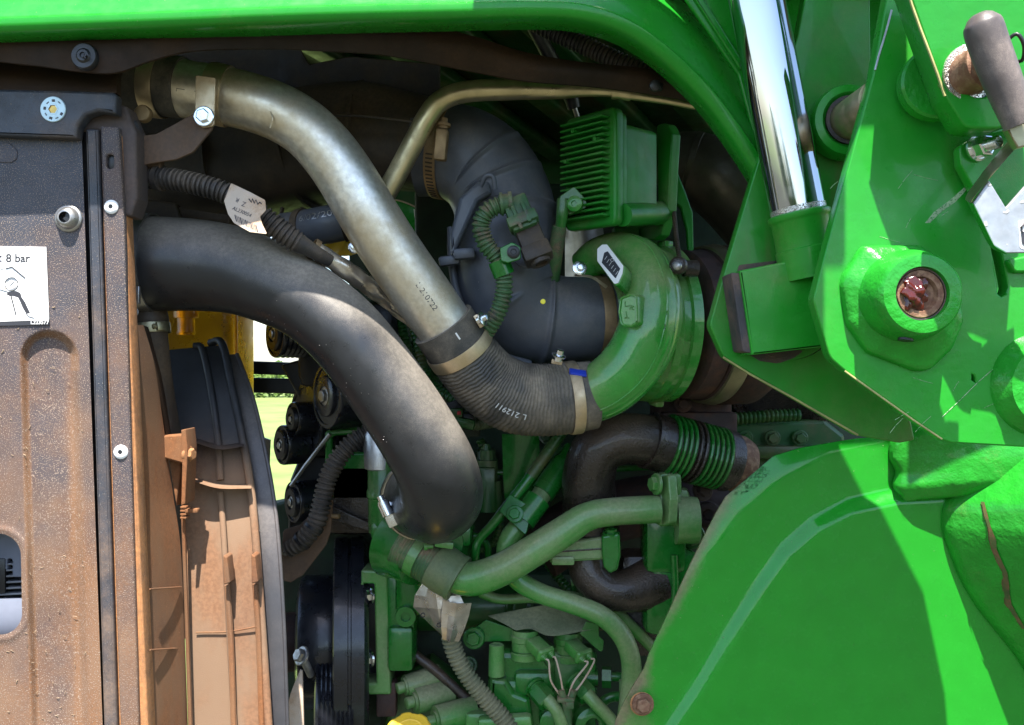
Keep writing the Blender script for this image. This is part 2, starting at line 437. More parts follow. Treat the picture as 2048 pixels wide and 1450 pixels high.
M['white'] = mat("white_label", (.8, .79, .76), .5, var=.04, speck=(.5, .42, .33), sa=.27, ss=330)
M['ink'] = mat("label_ink", (.03, .03, .035), .5, var=.1)
M['inkw'] = mat("white_print", (.6, .6, .58), .6, var=.1)
M['tag'] = mat("dusty_paper_tag", (.55, .44, .34), .6, var=.15, dust=(.36, .22, .12), da=.45, ds=30)
M['blue'] = mat("blue_paint_dab", (.02, .05, .45), .45, var=.15)
M['yel'] = mat("yellow_plastic_cap", (.75, .46, .03), .42, var=.08, speck=(.3, .16, .05), sa=.2, ss=500)
M['yeldot'] = mat("yellow_paint_dot", (.85, .72, .05), .5, var=.05)
M['tank'] = mat("amber_tank_plastic", (.95, .5, .015), .3, var=.1, vs=14, trans=.85, spec=.4)
M['slate'] = mat("blue_screw_plating", (.52, .66, .7), .35, metal=.25, var=.06)
M['gold'] = mat("gold_plating", (.6, .4, .12), .4, metal=.9, var=.2)
M['grease'] = mat("amber_grease", (.07, .008, .003), .16, var=.3, lump=.0006, ls=150, spec=.6)
M['grip'] = mat("brown_grey_vinyl", (.075, .06, .055), .42, var=.1, dust=(.25, .2, .17), da=.33, ds=30, dsoft=.3)
M['latch'] = mat("galvanised_latch", (.36, .38, .4), .45, metal=.6, var=.15, vs=90, speck=(.55, .55, .54), sa=.3, ss=140)
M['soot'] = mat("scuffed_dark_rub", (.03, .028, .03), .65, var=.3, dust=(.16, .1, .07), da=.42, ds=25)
M['weldrod'] = mat("chalk_scuff", (.3, .42, .24), .8, var=.25, speck=(.05, .22, .06), sa=.4, ss=600)
M['dark'] = mat("shade_darkened_block_green", (.013, .04, .018), .6, var=.25, dust=(.03, .024, .016), da=.4, ds=9)  # block green darkened in colour to stand in for deep shade
M['blackdeep'] = mat("black_frame_rail", (.008, .008, .009), .5, var=.2)
M['fin'] = mat("radiator_fin", (.2, .21, .23), .5, metal=.4, var=.1)
M['ltgrey'] = mat("pale_grey_plastic", (.15, .165, .21), .5, var=.08)

def grass_mat():
    m = mat("mown_field_grass", (.12, .19, .035), .9, var=.25, vs=1.2, second=(.17, .2, .06), s2=(.5, .15, .2))
    return m
M['grass'] = grass_mat()
M['leaf'] = mat("hedge_leaves", (.09, .15, .025), .8, var=.5, vs=1.2)
M['wood'] = mat("hedge_stems", (.08, .06, .04), .9)
M['cuff'] = mat('olive_sleeve_cuff', (.04, .1, .035), .4, var=.15, dust=(.22, .2, .1), da=.38, ds=9, dsoft=.35)
M['brack'] = mat('brown_dusty_bracket', (.05, .035, .028), .7, var=.2, dust=(.17, .095, .05), da=.5, ds=9, dsoft=.35)
M['act'] = mat('green_actuator_paint', (.011, .19, .016), .42, coat=.08, spec=.3, var=.1, dust=(.2, .2, .1), da=.24, du=.12, ds=9, dsoft=.3)
M['sheet'] = mat('dusty_green_sheet', (.06, .1, .04), .6, var=.15, dust=(.3, .29, .17), da=.62, ds=7, dsoft=.35)
M['olive'] = mat('dusty_olive_conduit', (.045, .08, .035), .6, var=.2, dust=(.25, .22, .13), da=.45, ds=12, dsoft=.35)
M['frame'] = mat('dusty_corner_plastic', (.028, .027, .033), .55, var=.2, dust=(.12, .08, .06), da=.5, ds=9, dsoft=.35)
M['fender'] = mat("green_fender_paint", GRN, .22, coat=.4, spec=.25, var=.05, lump=.00012, ls=40, dust=(.2, .15, .085), da=.1, ds=9, dsoft=.22, speck=(.2, .34, .12), sa=.215, ss=480, attr='dust')
M['loaderb'] = mat("grimy_green_loader_paint", (.014, .225, .016), .34, coat=.15, spec=.3, var=.08, lump=.0004, ls=70, second=(.09, .15, .035), s2=(.34, 22, .12, (1, 1, .15)), dust=(.17, .125, .06), da=.36, ds=5, dsoft=.25)
M['wear'] = mat("yellowed_edge_wear", (.34, .33, .12), .7, var=.25)
M['streak'] = mat("rust_run_stain", (.05, .08, .015), .7, var=.3, second=(.13, .07, .025), s2=(.5, 90, .12))
M['chaff'] = mat('dry_chaff', (.3, .22, .14), .9, var=.3)
M['soil'] = mat("trodden_grass_soil", (.045, .044, .026), .95, var=.3, vs=3)  # unseen near ground, kept dark to cut light bounced upward
# ------------------------------------------------------------------ setting: field, hedge
g = ([V((-900, -400, 0)), V((900, -400, 0)), V((900, 1500, 0)), V((-900, 1500, 0))], [(0, 1, 2, 3)])
o = obj("field_ground", g, M['grass']); o['kind'] = 'structure'
g = ([V((-40, -40, .004)), V((40, -40, .004)), V((40, 2.2, .004)), V((-40, 2.2, .004))], [(0, 1, 2, 3)])
o = obj("soil_ground", g, M['soil']); o['kind'] = 'structure'
vs, fs = [], []
for k in range(16000):                                   # far hedge at the field edge
    x = random.uniform(-30, 8); top = 1.25 + .35 * sin(x * .9) + .3 * sin(x * 2.7 + 1) + .2 * sin(x * 6.1)
    z = random.random() ** .8 * top; y = 35 + random.uniform(-.7, .7); r = random.uniform(.05, .13)
    a, b, _ = frame((random.uniform(-1, 1), -1, random.uniform(-.4, 1)))
    i = len(vs); c = V((x, y, z)); vs += [c - a * r, c - b * r * .6, c + a * r, c + b * r * .6]; fs.append((i, i + 1, i + 2, i + 3))
o = obj("hedge_foliage", (vs, fs), M['leaf']); o['kind'] = 'stuff'; o['label'] = "far green hedge along the edge of the mown field"

vs, fs = [], []
for k in range(9000):                                    # trees across the yard, seen only in the reflections
    x = random.uniform(-45, 45); top = 2.6 + .9 * sin(x * .33) + .6 * sin(x * .9 + 2); z = random.random() * top
    y = -30 + random.uniform(-2, 2); r = random.uniform(.35, .8); a, b, _ = frame((random.uniform(-1, 1), 1, random.uniform(-.4, 1)))
    i = len(vs); c = V((x, y, z)); vs += [c - a * r, c - b * r * .6, c + a * r, c + b * r * .6]; fs.append((i, i + 1, i + 2, i + 3))
o = obj("treeline_foliage", (vs, fs), M['leaf']); o['kind'] = 'stuff'; o['label'] = "row of green trees across the yard facing the tractor"

# ------------------------------------------------------------------ hood
hood = thing("engine_hood", "glossy green raised hood arching over the engine bay", "hood", P(700, 0, 0))
LIP = smooth2([(-700, 92), (-120, 69), (300, 54), (600, 42), (900, 35), (1080, 32), (1170, 40), (1250, 68), (1325, 121), (1400, 193), (1450, 256), (1500, 330), (1570, 440)], 7)
prof = [(.004, -.03), (.0005, -.034), (0, -.06), (.0008, -.066), (.003, -.0695), (.008, -.071), (.0125, -.0705), (.0145, -.067), (.018, -.0645), (.03, -.056), (.045, -.043), (.06, -.026), (.075, -.006), (.095, .025), (.095, .03), (.05, -.03), (.02, -.055), (.006, -.06)]
vs, fs = [], []
for i, q in enumerate(LIP):
    a, b = LIP[max(i - 1, 0)], LIP[min(i + 1, len(LIP) - 1)]; t = V((b[0] - a[0], -(b[1] - a[1]))).normalized(); n = V((-t.y, t.x))
    k = min(max((q[0] - 1120) / 330, 0), 1); off = .06 * k * k * (3 - 2 * k)   # the arch runs back towards the cab
    base = P(q[0], q[1], -.07 + off)
    for u, y in prof: vs.append(V((base.x + n.x * u, y + off, base.z + n.y * u)))
m = len(prof)
for i in range(len(LIP) - 1):
    for j in range(m):
        k = (j + 1) % m; fs.append((i * m + j, i * m + k, (i + 1) * m + k, (i + 1) * m + j))
obj("side_skin", (vs, fs), M['gloss'], hood, 50)
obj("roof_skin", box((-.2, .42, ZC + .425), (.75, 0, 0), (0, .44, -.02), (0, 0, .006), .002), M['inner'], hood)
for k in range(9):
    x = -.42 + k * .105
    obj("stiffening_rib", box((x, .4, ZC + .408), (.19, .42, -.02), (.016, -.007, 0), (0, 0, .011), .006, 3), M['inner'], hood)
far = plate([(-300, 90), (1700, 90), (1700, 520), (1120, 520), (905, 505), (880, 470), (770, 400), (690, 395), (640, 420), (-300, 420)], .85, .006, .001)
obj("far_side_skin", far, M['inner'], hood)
low = plate([(760, 398, 4), (800, 402), (850, 425), (900, 460), (960, 500), (960, 640), (880, 640), (760, 560)], .8, .006, .001)
obj("inner_flap", low, M['gloss'], hood)
Y = .79
obj("flap_edge", stroke([P(a, b, Y) for a, b in smooth2([(780, 398), (805, 403), (835, 416), (870, 438), (910, 468), (950, 500)], 5)], .0016), M['tag'], hood)
obj("painted_sun_strip", plate([(827, 418), (835, 420), (843, 497), (838, 497)], .785, .004, .0008), M['white'], hood)  # white strip painted in place of sunlight on the far side

# black dusty trim under the lip
A = [(-700, 40, -.03), (-120, 30, -.03), (200, 30, -.03), (500, 26, -.025), (760, 34, -.02), (860, 50, -.015), (960, 76, 0), (1050, 104, .02), (1150, 122, .03), (1300, 138, .04), (1400, 160, .05), (1470, 200, .05)]
B = [(-700, 121, -.035), (-120, 121, -.035), (60, 133, -.035), (160, 146, -.035), (235, 149, -.035), (300, 127, -.033), (370, 108, -.03), (450, 102, -.028), (560, 101, -.022), (650, 105, -.018), (760, 112, -.01), (860, 129, .0), (960, 149, .02), (1060, 166, .03), (1200, 178, .045), (1380, 205, .055), (1460, 235, .055)]
trim = solo("hood_seal_trim", "long black dusty rubber trim drooping below the green hood lip", "trim", loft(A, B, 150, 12, .012, .004, lambda u, v: sin(pi * v) * .7 + .5 * v * v), M['trim'])
g = merge(lp(168, 112, -.048, (0, -1, 0), [(-14, 26), (0, 26), (3, 24), (3, 15), (5, 13), (7, 11), (7, 6), (4, 5), (4, 0)], 28),
          bxp(168, 112, -.0545, 11, 3, 5, .0003, roll=30), bxp(168, 112, -.0545, 3, 11, 5, .0003, roll=30))
solo("trim_plug", "round black push plug in the dusty trim above the screw plate", "fastener", g, M['black'])
g = merge(bxp(1318, 172, .03, 16, 14, 14, .001), lp(1310, 172, .028, (0, -1, 0), [(0, 12), (6, 11), (8, 7), (8, 0)], 18))
solo("trim_clip", "small black clip on the narrow end of the hood trim", "fastener", g, M['black'])

# things hanging under the hood
pth = Path([(1040, 28, .12, 17), (1100, 60, .11, 17), (1180, 96, .1, 17), (1250, 128, .09, 17), (1330, 160, .09, 17)], .0009)
solo("corrugated_conduit", "black corrugated conduit slanting down under the green hood arch", "conduit", tube(pth, 20, corr(.0048, .0011)), M['cond'])
gs = thing("gas_strut", "black gas strut leaning behind the trim under the hood", "strut", P(1100, 100, .2))
obj("strut_tube", tube(Path([(1050, 20, .2, 15), (1134, 178, .26, 15), (1148, 216, .27, 13)], .003), 18), M['black'], gs)
obj("strut_rod", tube(Path([(1148, 212, .268, 5), (1160, 250, .28, 5)], .003), 12), M['steel'], gs)

# ------------------------------------------------------------------ radiator cover (left)
rad = thing("radiator_cover", "dusty slate radiator cover with orange dust and rounded window", "cover", P(100, 1450, 0))
def xr(py): return 163 + (py - 262) * .0355               # slanting right edge of the main sheet
def sdf_win(x, y):                                         # rounded window at the lower left
    cx, cy, hx, hy, r = -20 + (y - 1168) * .02, 1168, 63, 101, 44
    qx, qy = abs(x - cx) - hx + r, abs(y - cy) - hy + r
    return sqrt(max(qx, 0) ** 2 + max(qy, 0) ** 2) + min(max(qx, qy), 0) - r
def pocket(x, y):                                          # pressed pocket with an arched top
    lx = 47 + (y - 690) * .03; rx = 149 + (y - 690) * .03; c = (lx + rx) / 2; h = (rx - lx) / 2
    d = h - abs(x - c) if y > 716 else h - sqrt((x - c) ** 2 + ((716 - y) * 1.05) ** 2)
    return min(max(d / 20 + .5, 0), 1)
def sm(t): return t * t * (3 - 2 * t)
nx, ny = 116, 420; x0, y0, y1 = -70, 240, 1475
vs, fs, keep = [], [], {}
for j in range(ny + 1):
    py = y0 + (y1 - y0) * j / ny
    for i in range(nx + 1):
        px = x0 + (xr(py) - x0) * i / nx; qy = py
        d = sdf_win(px, qy)
        if abs(d) < 3.2:
            e = .5; gx = (sdf_win(px + e, qy) - d) / e; gy = (sdf_win(px, qy + e) - d) / e; px -= gx * d; qy -= gy * d; d = 0
        dep = .0068 * sm(pocket(px, qy)) + .0015 * sin(qy * .011) * sm(pocket(px, qy))
        rim = .0012 * math.exp(-((sdf_win(px, qy) - 9) / 7) ** 2)
        vs.append(P(px, qy, dep - rim)); keep[(i, j)] = d
for j in range(ny):
    for i in range(nx):
        c = [(i, j), (i, j + 1), (i + 1, j + 1), (i + 1, j)]
        if sum(keep[k] for k in c) < -.5: continue
        fs.append(tuple(b * (nx + 1) + a for a, b in c))
co = obj("cover_sheet", (vs, fs), M['panel'], rad, 60)
at = co.data.attributes.new("dust", 'FLOAT', 'POINT')
def band_(v, c, w): return math.exp(-((v - c) / w) ** 2)
dv = []
for j in range(ny + 1):
    py = y0 + (y1 - y0) * j / ny
    for i in range(nx + 1):
        px = x0 + (xr(py) - x0) * i / nx; k = min(max((py - 640) / 300, 0), 1); p_ = pocket(px, py)
        e = 4 * p_ * (1 - p_)
        dv.append(.34 * e * (1 if px < 100 or py < 740 else .12) + .3 * k * band_(px, 142 + (py - 690) * .03, 12) + .3 * min(max((py - 1150) / 200, 0), 1) * band_(px, xr(py), 22) - .16 * band_(px, 95 + (py - 690) * .03, 30) * min(max((py - 1280) / 100, 0), 1) - .22 * min(max((480 - py) / 120, 0), 1) + .12 * min(max((330 - py) / 60, 0), 1) * band_(px, 100, 40))
at.data.foreach_set("value", dv[:len(co.data.vertices)])
obj("side_sheet", merge(plate([(-620, 235), (-69, 235), (-69, 1475), (-620, 1475)], .0005, .004, .001), plate([(-620, 1477), (232, 1477), (246, 1900), (-620, 1900)], .004, .004, .001)), M['panel'], rad)
# things seen through the window
wd = thing("oil_cooler", "pale grey plastic cooler frame with dark fins inside the window", "cooler", P(10, 1270, .04))
obj("cooler_frame", plate(rnd([(-120, 1050), (80, 1050), (80, 1155), (24, 1155, 6), (24, 1118, 6), (14, 1118, 4), (14, 1140), (-120, 1140)], 0), .035, .008, .0015), M['ltgrey'], wd)
obj("lower_tank", loft([(-120, 1202, .03), (80, 1196, .03)], [(-120, 1310, .04), (80, 1310, .04)], 10, 8, .01, .005), M['ltgrey'], wd)
for k in range(7): obj("cooling_fin", bxp(30, 1128 + k * 12, .036, 70, 3.5, 24, .0003, roll=3), M['fin'], wd)
obj("fin_block", bxp(-35, 1152, .034, 90, 70, 14, .001), M['black'], wd)
obj("backing_plate", plate([(-140, 1040), (90, 1040), (90, 1300), (-140, 1300)], .06, .004), M['black'], wd)
random.seed(31); cs = []
for k in range(80):                                       # straw chaff stuck in the dust
    px, py = random.uniform(0, 175), random.uniform(470, 1440)
    if sdf_win(px, py) < 4 or (px < 104 and py < 656): continue
    dep = .0068 * sm(pocket(px, py)); a = random.uniform(0, pi); L = random.uniform(1.5, 4.5); c = (px, py)
    cs.append(stroke([P(px - L * cos(a), py - L * sin(a), dep - .0004), P(px + random.uniform(-1, 1), py + random.uniform(-1, 1), dep - .0009), P(px + L * cos(a), py + L * sin(a), dep - .0004)], random.uniform(.0002, .0004), 4))
obj("chaff_litter", merge(*cs), M['chaff'], rad, kind='stuff')
# long rails
def strip(xt, xb, y, th, m, nm, bev=.0012, top=262, bot=1475):
    g = plate(rnd([(xt[0], top), (xt[1], top), (xb[1], bot), (xb[0], bot)], 3), y, th, bev); return obj(nm, g, m, rad)
strip((158, 176), (201, 213), .012, .004, M['black'], "seam_gap")
strip((171, 195), (208, 234), -.003, .01, M['rail'], "edge_rail", .0022, 258)
strip((192, 202), (231, 246), .004, .006, M['seam'], "dust_seam", .001, 268)
g = plate(rnd([(200, 252), (237, 254), (247, 420), (278, 1475), (241, 1475)], 3), -.001, .008, .0018, [rnd([(212, 309, 7), (227, 309, 7), (227, 337, 7), (212, 337, 7)], 7)])
obj("slotted_rail", g, M['panel'], rad)
obj("slot_backing", bxp(219, 323, .004, 20, 34, 6), M['black'], rad)
strip((233, 243), (272, 297), .004, .02, M['seam'], "dust_ridge", .002, 270)
g = plate(rnd([(160, 212), (230, 205), (252, 212), (262, 240), (272, 262), (274, 396), (262, 432), (238, 432), (238, 262), (160, 262)], 6), .006, .03, .003)
obj("corner_frame", g, M['frame'], rad)
for py in (262, 372):
    obj("frame_boss", lp(262, py, .02, (1, -.1, 0), [(-6, 24), (8, 23), (14, 18), (18, 12), (18, 0)], 24), M['rail'], rad)
# top screw plate
tp = plate(rnd([(-80, 176), (150, 181), (226, 184, 5), (232, 190, 4), (231, 227, 4), (196, 222, 8), (170, 230, 16), (155, 252, 8), (152, 276, 4), (-80, 268)], 4), -.012, .016, .003)
obj("screw_plate", tp, M['rail'], rad)
obj("upper_beam", loft([(-620, 90, .01), (240, 120, .01)], [(-620, 170, -.01), (233, 186, -.01)], 40, 8, .003, .01), M['trim'], rad)
obj("plate_pad", plate(rnd([(-80, 285), (18, 285), (34, 300), (34, 318, 10), (22, 326, 10), (-80, 322)], 6), -.001, .004, .001), M['panel'], rad)
# screws and rivets
g = merge(lp(107, 219, -.012, (0, -1, 0), [(-2, 25.5), (2, 25.5), (3.2, 24.5), (3.2, 9.5), (1, 9.5)], 40), lp(107, 219, -.012, (0, -1, 0), [(3.2, 12), (3.6, 11.5), (3.6, 9), (0, 8.5)], 6))
o = obj("flat_screw", g, M['slate'], rad, label="pale blue flat screw in the top plate")
obj("hex_socket", lp(107, 219, -.0125, (0, -1, 0), [(.4, 0), (.4, 8.6), (2.2, 8.8)], 6), M['gold'], o)
import math as _m
for k in range(9):                                         # stamped ticks round the screw head
    a = 2 * pi * k / 9 + .5
    obj("head_mark", bxp(107 + 18 * cos(a), 219 + 18 * sin(a), -.0138, 2 if k % 2 else 5, 6, 1.2, 0, roll=-math.degrees(a)), M['rail'], o) if k < 8 else None
g = lp(138, 437, 0, (0, -1, 0), [(-2, 28), (2, 28), (5, 26), (6, 23), (13, 20), (19, 15), (20, 12.5), (20, 11)], 36)
o = obj("torx_screw", g, M['steel'], rad, label="domed star socket screw on the slate cover")
st = [(138 + (12.5 if k % 2 == 0 else 8.5) * cos(pi * k / 6), 437 + (12.5 if k % 2 == 0 else 8.5) * sin(pi * k / 6)) for k in range(12)]
obj("star_socket", plate(st, -.0075, .001, .0001), M['black'], o)
for px, py in ((223, 414), (242, 904)):
    o = obj("rivet", lp(px, py, -.001, (0, -1, 0), [(-1, 14.5), (2, 14), (4.5, 11), (5.5, 7), (4.5, 4.5)], 28), M['white'], rad)
    obj("rivet_core", lp(px, py, -.001, (0, -1, 0), [(3.5, 5), (3.6, 0)], 16), M['black'], o)
# pressure label
LBL = -.0016
lab = obj("pressure_label", plate(rnd([(-80, 491), (92, 494), (98, 640), (-80, 646)], 2), LBL, .0009, .0001), M['white'], rad, label="white sticker reading 8 bar with an air gun drawing")
pl = Plane(0, 560, LBL - .0001)
def tx(body, px, py, size, m, par, h=.00005, nm="lettering"):
    u0, v0 = pl.uv(px, py); q = s(0)
    obj(nm, text(body, size * q, lambda u, v, w: pl.w(u0 + u, v0 + v, h + w), .0001, 0, .022), m, par)
tx("e:\u2264 8 bar", 17, 517, 23, M['ink'], lab)
tx("L223577", 80, 645, 10.5, M['inkw'], lab, .0006)
def ln(pts, wpx, nm="drawing_line", par=lab, m=None):
    return obj(nm, stroke([pl.pt(a, b, .0001) for a, b in pts], wpx * s(0) / 2, 5), m or M['ink'], par)
obj("label_footer", plate(rnd([(-80, 642), (98, 637), (99, 650), (-80, 653)], 1), LBL + .0003, .0008, .0001), M['ink'], lab)
ln([(12, 537), (24, 534), (50, 556)], 2.6)
ln([(-8, 541), (-4, 537), (0, 541), (3, 537), (7, 539)], 1)
ln(circ(23, 568, 13) + [(36, 568)], 1.8); ln(circ(23, 568, 10) + [(33, 568)], .8); ln([(19, 571), (28, 564)], 1.2)
obj("air_gun", plate([(14, 584), (26, 582), (33, 582), (41, 586), (43, 594), (50, 604), (56, 617), (60, 625), (58, 627), (52, 627), (45, 615), (40, 603), (36, 595), (26, 592), (20, 592), (14, 590)], LBL - .0001, .0004, .00005), M['ink'], lab)
ln([(22, 592), (26, 607), (32, 630)], 2.6); ln([(52, 626), (58, 633), (68, 636)], 1.6); ln([(-20, 577), (-4, 578), (14, 583)], 1.6)

# ------------------------------------------------------------------ fan shroud, fan, tank
sh = thing("fan_shroud", "orange dusty plastic fan shroud with ribs and a bolt tower", "shroud", P(400, 1450, .1))
A = [(256, 652, .012), (262, 760, .012), (268, 900, .012), (280, 1150, .012), (298, 1475, .012)]
B = [(284, 650, .03), (306, 730, .05), (324, 850, .07), (342, 980, .085), (358, 1090, .09), (366, 1250, .09), (374, 1475, .09)]
obj("shroud_cone", loft(A, B, 60, 10, .006, .004), M['shroud'], sh)
A2 = [(256, 655, .02), (268, 646, .03), (280, 650, .035)]; B2 = [(290, 662, .05), (310, 740, .08), (352, 870, .1)]
obj("dark_web", loft([(282, 650, .034), (310, 745, .06), (334, 880, .085)], [(298, 655, .09), (334, 780, .12), (350, 885, .12)], 24, 6, 0, .004), M['trim'], sh)
A = [(335, 700, .2), (340, 780, .175), (350, 870, .155), (366, 960, .14), (372, 1060, .125), (378, 1250, .11), (386, 1475, .1)]
B = [(444, 690, .2), (462, 770, .175), (482, 870, .155), (498, 965, .14), (508, 1060, .125), (522, 1250, .11), (536, 1475, .1)]
obj("shroud_ring", loft(A, B, 90, 12, .002, .005), M['ring'], sh)
def rib(pts, r, nm="shroud_rib", m=None):
    return obj(nm, tube(Path([(*p, r) for p in pts], .003), 10), m or M['ring'], sh)
rib([(388, 692, .193), (405, 700, .19), (424, 790, .166), (436, 880, .148), (441, 960, .135)], 7)
rib([(441, 985, .128), (448, 1080, .116), (458, 1250, .104), (470, 1475, .094)], 6)
rib([(420, 686, .205), (444, 688, .196), (464, 775, .17), (484, 870, .15), (500, 965, .134), (510, 1060, .12), (524, 1250, .106), (539, 1475, .096)], 8)
for (a, b) in (([(366, 868, .15), (400, 880, .146), (440, 890, .146), (486, 884, .15)], 6), ([(370, 946, .134), (400, 958, .128), (440, 968, .13), (500, 968, .136)], 7)):
    A = a; B = [(p[0] + 1, p[1] + 9, p[2] - .022) for p in a]
    obj("cross_web", loft(A, B, 24, 4, 0, .004), M['ring'], sh)
for px, py, y in ((452, 1140, .105), (508, 1138, .106)):
    obj("rib_tab", plate(rnd([(px - 6, py - 30), (px + 2, py - 25), (px + 8, py + 26), (px - 5, py + 30)], 3), y - .016, .02, .0012), M['shroud'], sh)
    obj("tab_rib", tube(Path([(px + 2, py + 30, y - .003, 6), (px + 10, py + 150, y - .006, 6), (px + 16, py + 335, y - .012, 6)], .004), 8), M['shroud'], sh)
obj("bolt_tower", merge(plate(rnd([(318, 872), (368, 868), (371, 884), (371, 930), (324, 916)], 3), .075, .02, .002), plate([(330, 880), (362, 884), (362, 940), (352, 1012), (338, 930)], .09, .03, .002)), M['shroud'], sh)
obj("tower_flange", plate(rnd([(362, 860), (371, 858), (375, 900), (370, 1008), (362, 1012), (364, 930)], 2), .07, .03, .001), M['shroud'], sh)
bolt(375, 908, .078, 12, M['seam'], sh, ax=(.95, -.25, 0), h=14)
for k in range(4): obj("shroud_tooth", bxp(366, 1015 + k * 7, .09, 12, 4, 24, .0005), M['shroud'], sh)
obj("shroud_peg", bxp(382, 1022, .09, 26, 8, 16, .0008, roll=2), M['shroud'], sh)
obj("shroud_seam", loft([(368, 1030, .1), (374, 1200, .094), (384, 1475, .088)], [(362, 1030, .1), (368, 1200, .094), (377, 1475, .088)], 20, 3, .002, .004), M['shroud'], sh)
for py, k in ((1178, .0), (1300, 0), (1265, .0)):
    x0, x1 = (300, 362) if py != 1265 else (392, 524)
    yy = .02 if py != 1265 else .102
    obj('mould_seam', tube(Path([(x0, py, .0145 if py != 1265 else .106, 1.6), ((x0 + x1) / 2, py - 2, .048 if py != 1265 else .1045, 1.6), (x1, py - 4 if py != 1265 else py - 14, .0865 if py != 1265 else .1055, 1.6)], .004), 6), M['shroud'], sh)
rg = M['ring']
A = [(466, 712, .225), (486, 790, .195), (506, 880, .172), (522, 980, .155), (534, 1080, .142), (544, 1250, .128), (552, 1475, .118)]
fan = thing("cooling_fan", "grey fan rim standing beside the dusty shroud ring", "fan", P(540, 1450, .13))
A = [(424, 712, .215), (446, 790, .187), (466, 880, .165), (481, 980, .148), (492, 1080, .135), (503, 1250, .122), (511, 1475, .113)]
B = [(474, 708, .215), (504, 790, .186), (526, 880, .164), (545, 980, .147), (557, 1080, .134), (568, 1250, .121), (576, 1475, .112)]
obj("fan_rim", loft(A, B, 80, 10, .004, .006), M['fan'], fan)
obj("rim_edge", tube(Path([(*p[:3], 4) for p in B], .004), 10), M['fan'], fan)
for k in range(5):
    py = 860 + k * 150; x = 545 + k * 9
    obj("fan_blade", loft([(x - 60, py, .22), (x - 5, py + 20, .17)], [(x - 60, py + 60, .27), (x - 5, py + 110, .26)], 8, 6, .004, .004), M['black'], fan)

tk = thing("coolant_tank", "translucent amber coolant tank behind the black hose", "tank", P(420, 780, .32))
obj("tank_shell", box(P(388, 690, .38), V((105 * s(.32), 0, 0)), V((0, .06, 0)), V((0, 0, 130 * s(.32))), .014, 4), M['tank'], tk)
obj("tank_spout", lp(372, 636, .305, (0, 0, -1), [(-20, 24), (0, 24), (0, 17), (26, 17), (30, 19), (34, 17), (34, 0)], 24), M['tank'], tk)
obj("tank_rib", bxp(470, 700, .318, 6, 150, 10, .001), M['tank'], tk)
vh = thing("vent_hose", "short black hose with pale clamp beside the orange shroud", "hose", P(305, 860, .1))
ph = Path([(296, 600, .1, 34), (298, 640, .1, 36), (302, 680, .1, 33), (312, 780, .11, 34), (330, 900, .12, 36)], .003)
obj("hose_body", tube(ph, 28, lambda x, th, L: .0012 * math.exp(-((x - .022) / .006) ** 2)), M['duct'], vh)
band(ph, .19, .011, M['vband'], vh, screw=(-.9, .004), lift=.0015)

# far frame rails seen through the gap
for i, (a, b, hgt) in enumerate((((470, 732), (640, 742), 26), ((470, 768), (660, 776), 30))):
    g = plate([(a[0] - 60, a[1] - hgt / 2), (b[0] + 60, b[1] - hgt / 2), (b[0] + 60, b[1] + hgt / 2), (a[0] - 60, a[1] + hgt / 2)], .86, .02, .003)
    solo("frame_rail", ("upper" if i == 0 else "lower") + " of the two black rails crossing the field view", "rail", g, M['blackdeep'], "black rails beyond the fan")
# ------------------------------------------------------------------ hoses and pipes at the front
bp = thing("intercooler_hose", "big black smooth hose bending down, dust and painted sun on its upper side", "hose", P(880, 1070, .12))
pb = Path([(236, 526, .09, 94), (320, 528, .09, 94), (400, 531, .09, 91), (470, 541, .088, 87), (540, 566, .083, 82), (618, 606, .077, 78), (700, 678, .074, 79), (787, 795, .078, 80), (845, 885, .084, 81), (872, 938, .094, 82), (883, 985, .12, 84), (872, 1002, .16, 84), (853, 1000, .205, 80), (836, 996, .25, 78)], .0035)
obj("hose_body", tube(pb, 56), M['blk'], bp)
band(pb, .012, .012, M['chromed'], bp, lift=.001)
o = band(pb, .965, .011, M['clamp'], bp, lift=.0006)
obj("clamp_screw", merge(lathe(P(760, 992, .165), (.42, -.1, -.9), [(0, 0), (0, 7 * s(.2)), (.006, 7 * s(.2)), (.006, 10 * s(.2)), (.008, 10 * s(.2)), (.008, 12 * s(.2)), (.024, 12 * s(.2)), (.025, 9 * s(.2)), (.025, 0)], 20), bxp(780, 1030, .165, 26, 50, 20, .002, roll=25)), M['zinc'], o)
o = obj("end_clamp", merge(lathe(P(303, 526, .09), (1, 0, 0), [(-.014, .051), (-.014, .0532), (.004, .0532), (.004, .051)], 48, close=True), bxp(270, 590, .035, 16, 36, 10, .001), lp(268, 624, .035, (.3, -1, 0), [(0, 9), (5, 9), (5, 5), (2, 5), (2, 0)], 18)), M['steel'], bp)
random.seed(3)
for k in range(26):                                        # nicks in the rubber
    f = random.uniform(.3, .62); th = random.uniform(.25, 1.05) if k < 30 else random.uniform(-.6, 1.2); L = random.uniform(.001, .0042); a = random.uniform(-.5, .5)
    pts = [pb.surf(f + a * q / pb.L * .3, th + q * 3, .0001) for q in (-L, -L * .3, L * .4, L)]
    obj("rubber_nick", stroke([pts[0].lerp(p, t) if 0 else p for p, t in zip(pts, (0, .3, .6, 1))], random.uniform(.0002, .0005), 4), M['steel'], bp)

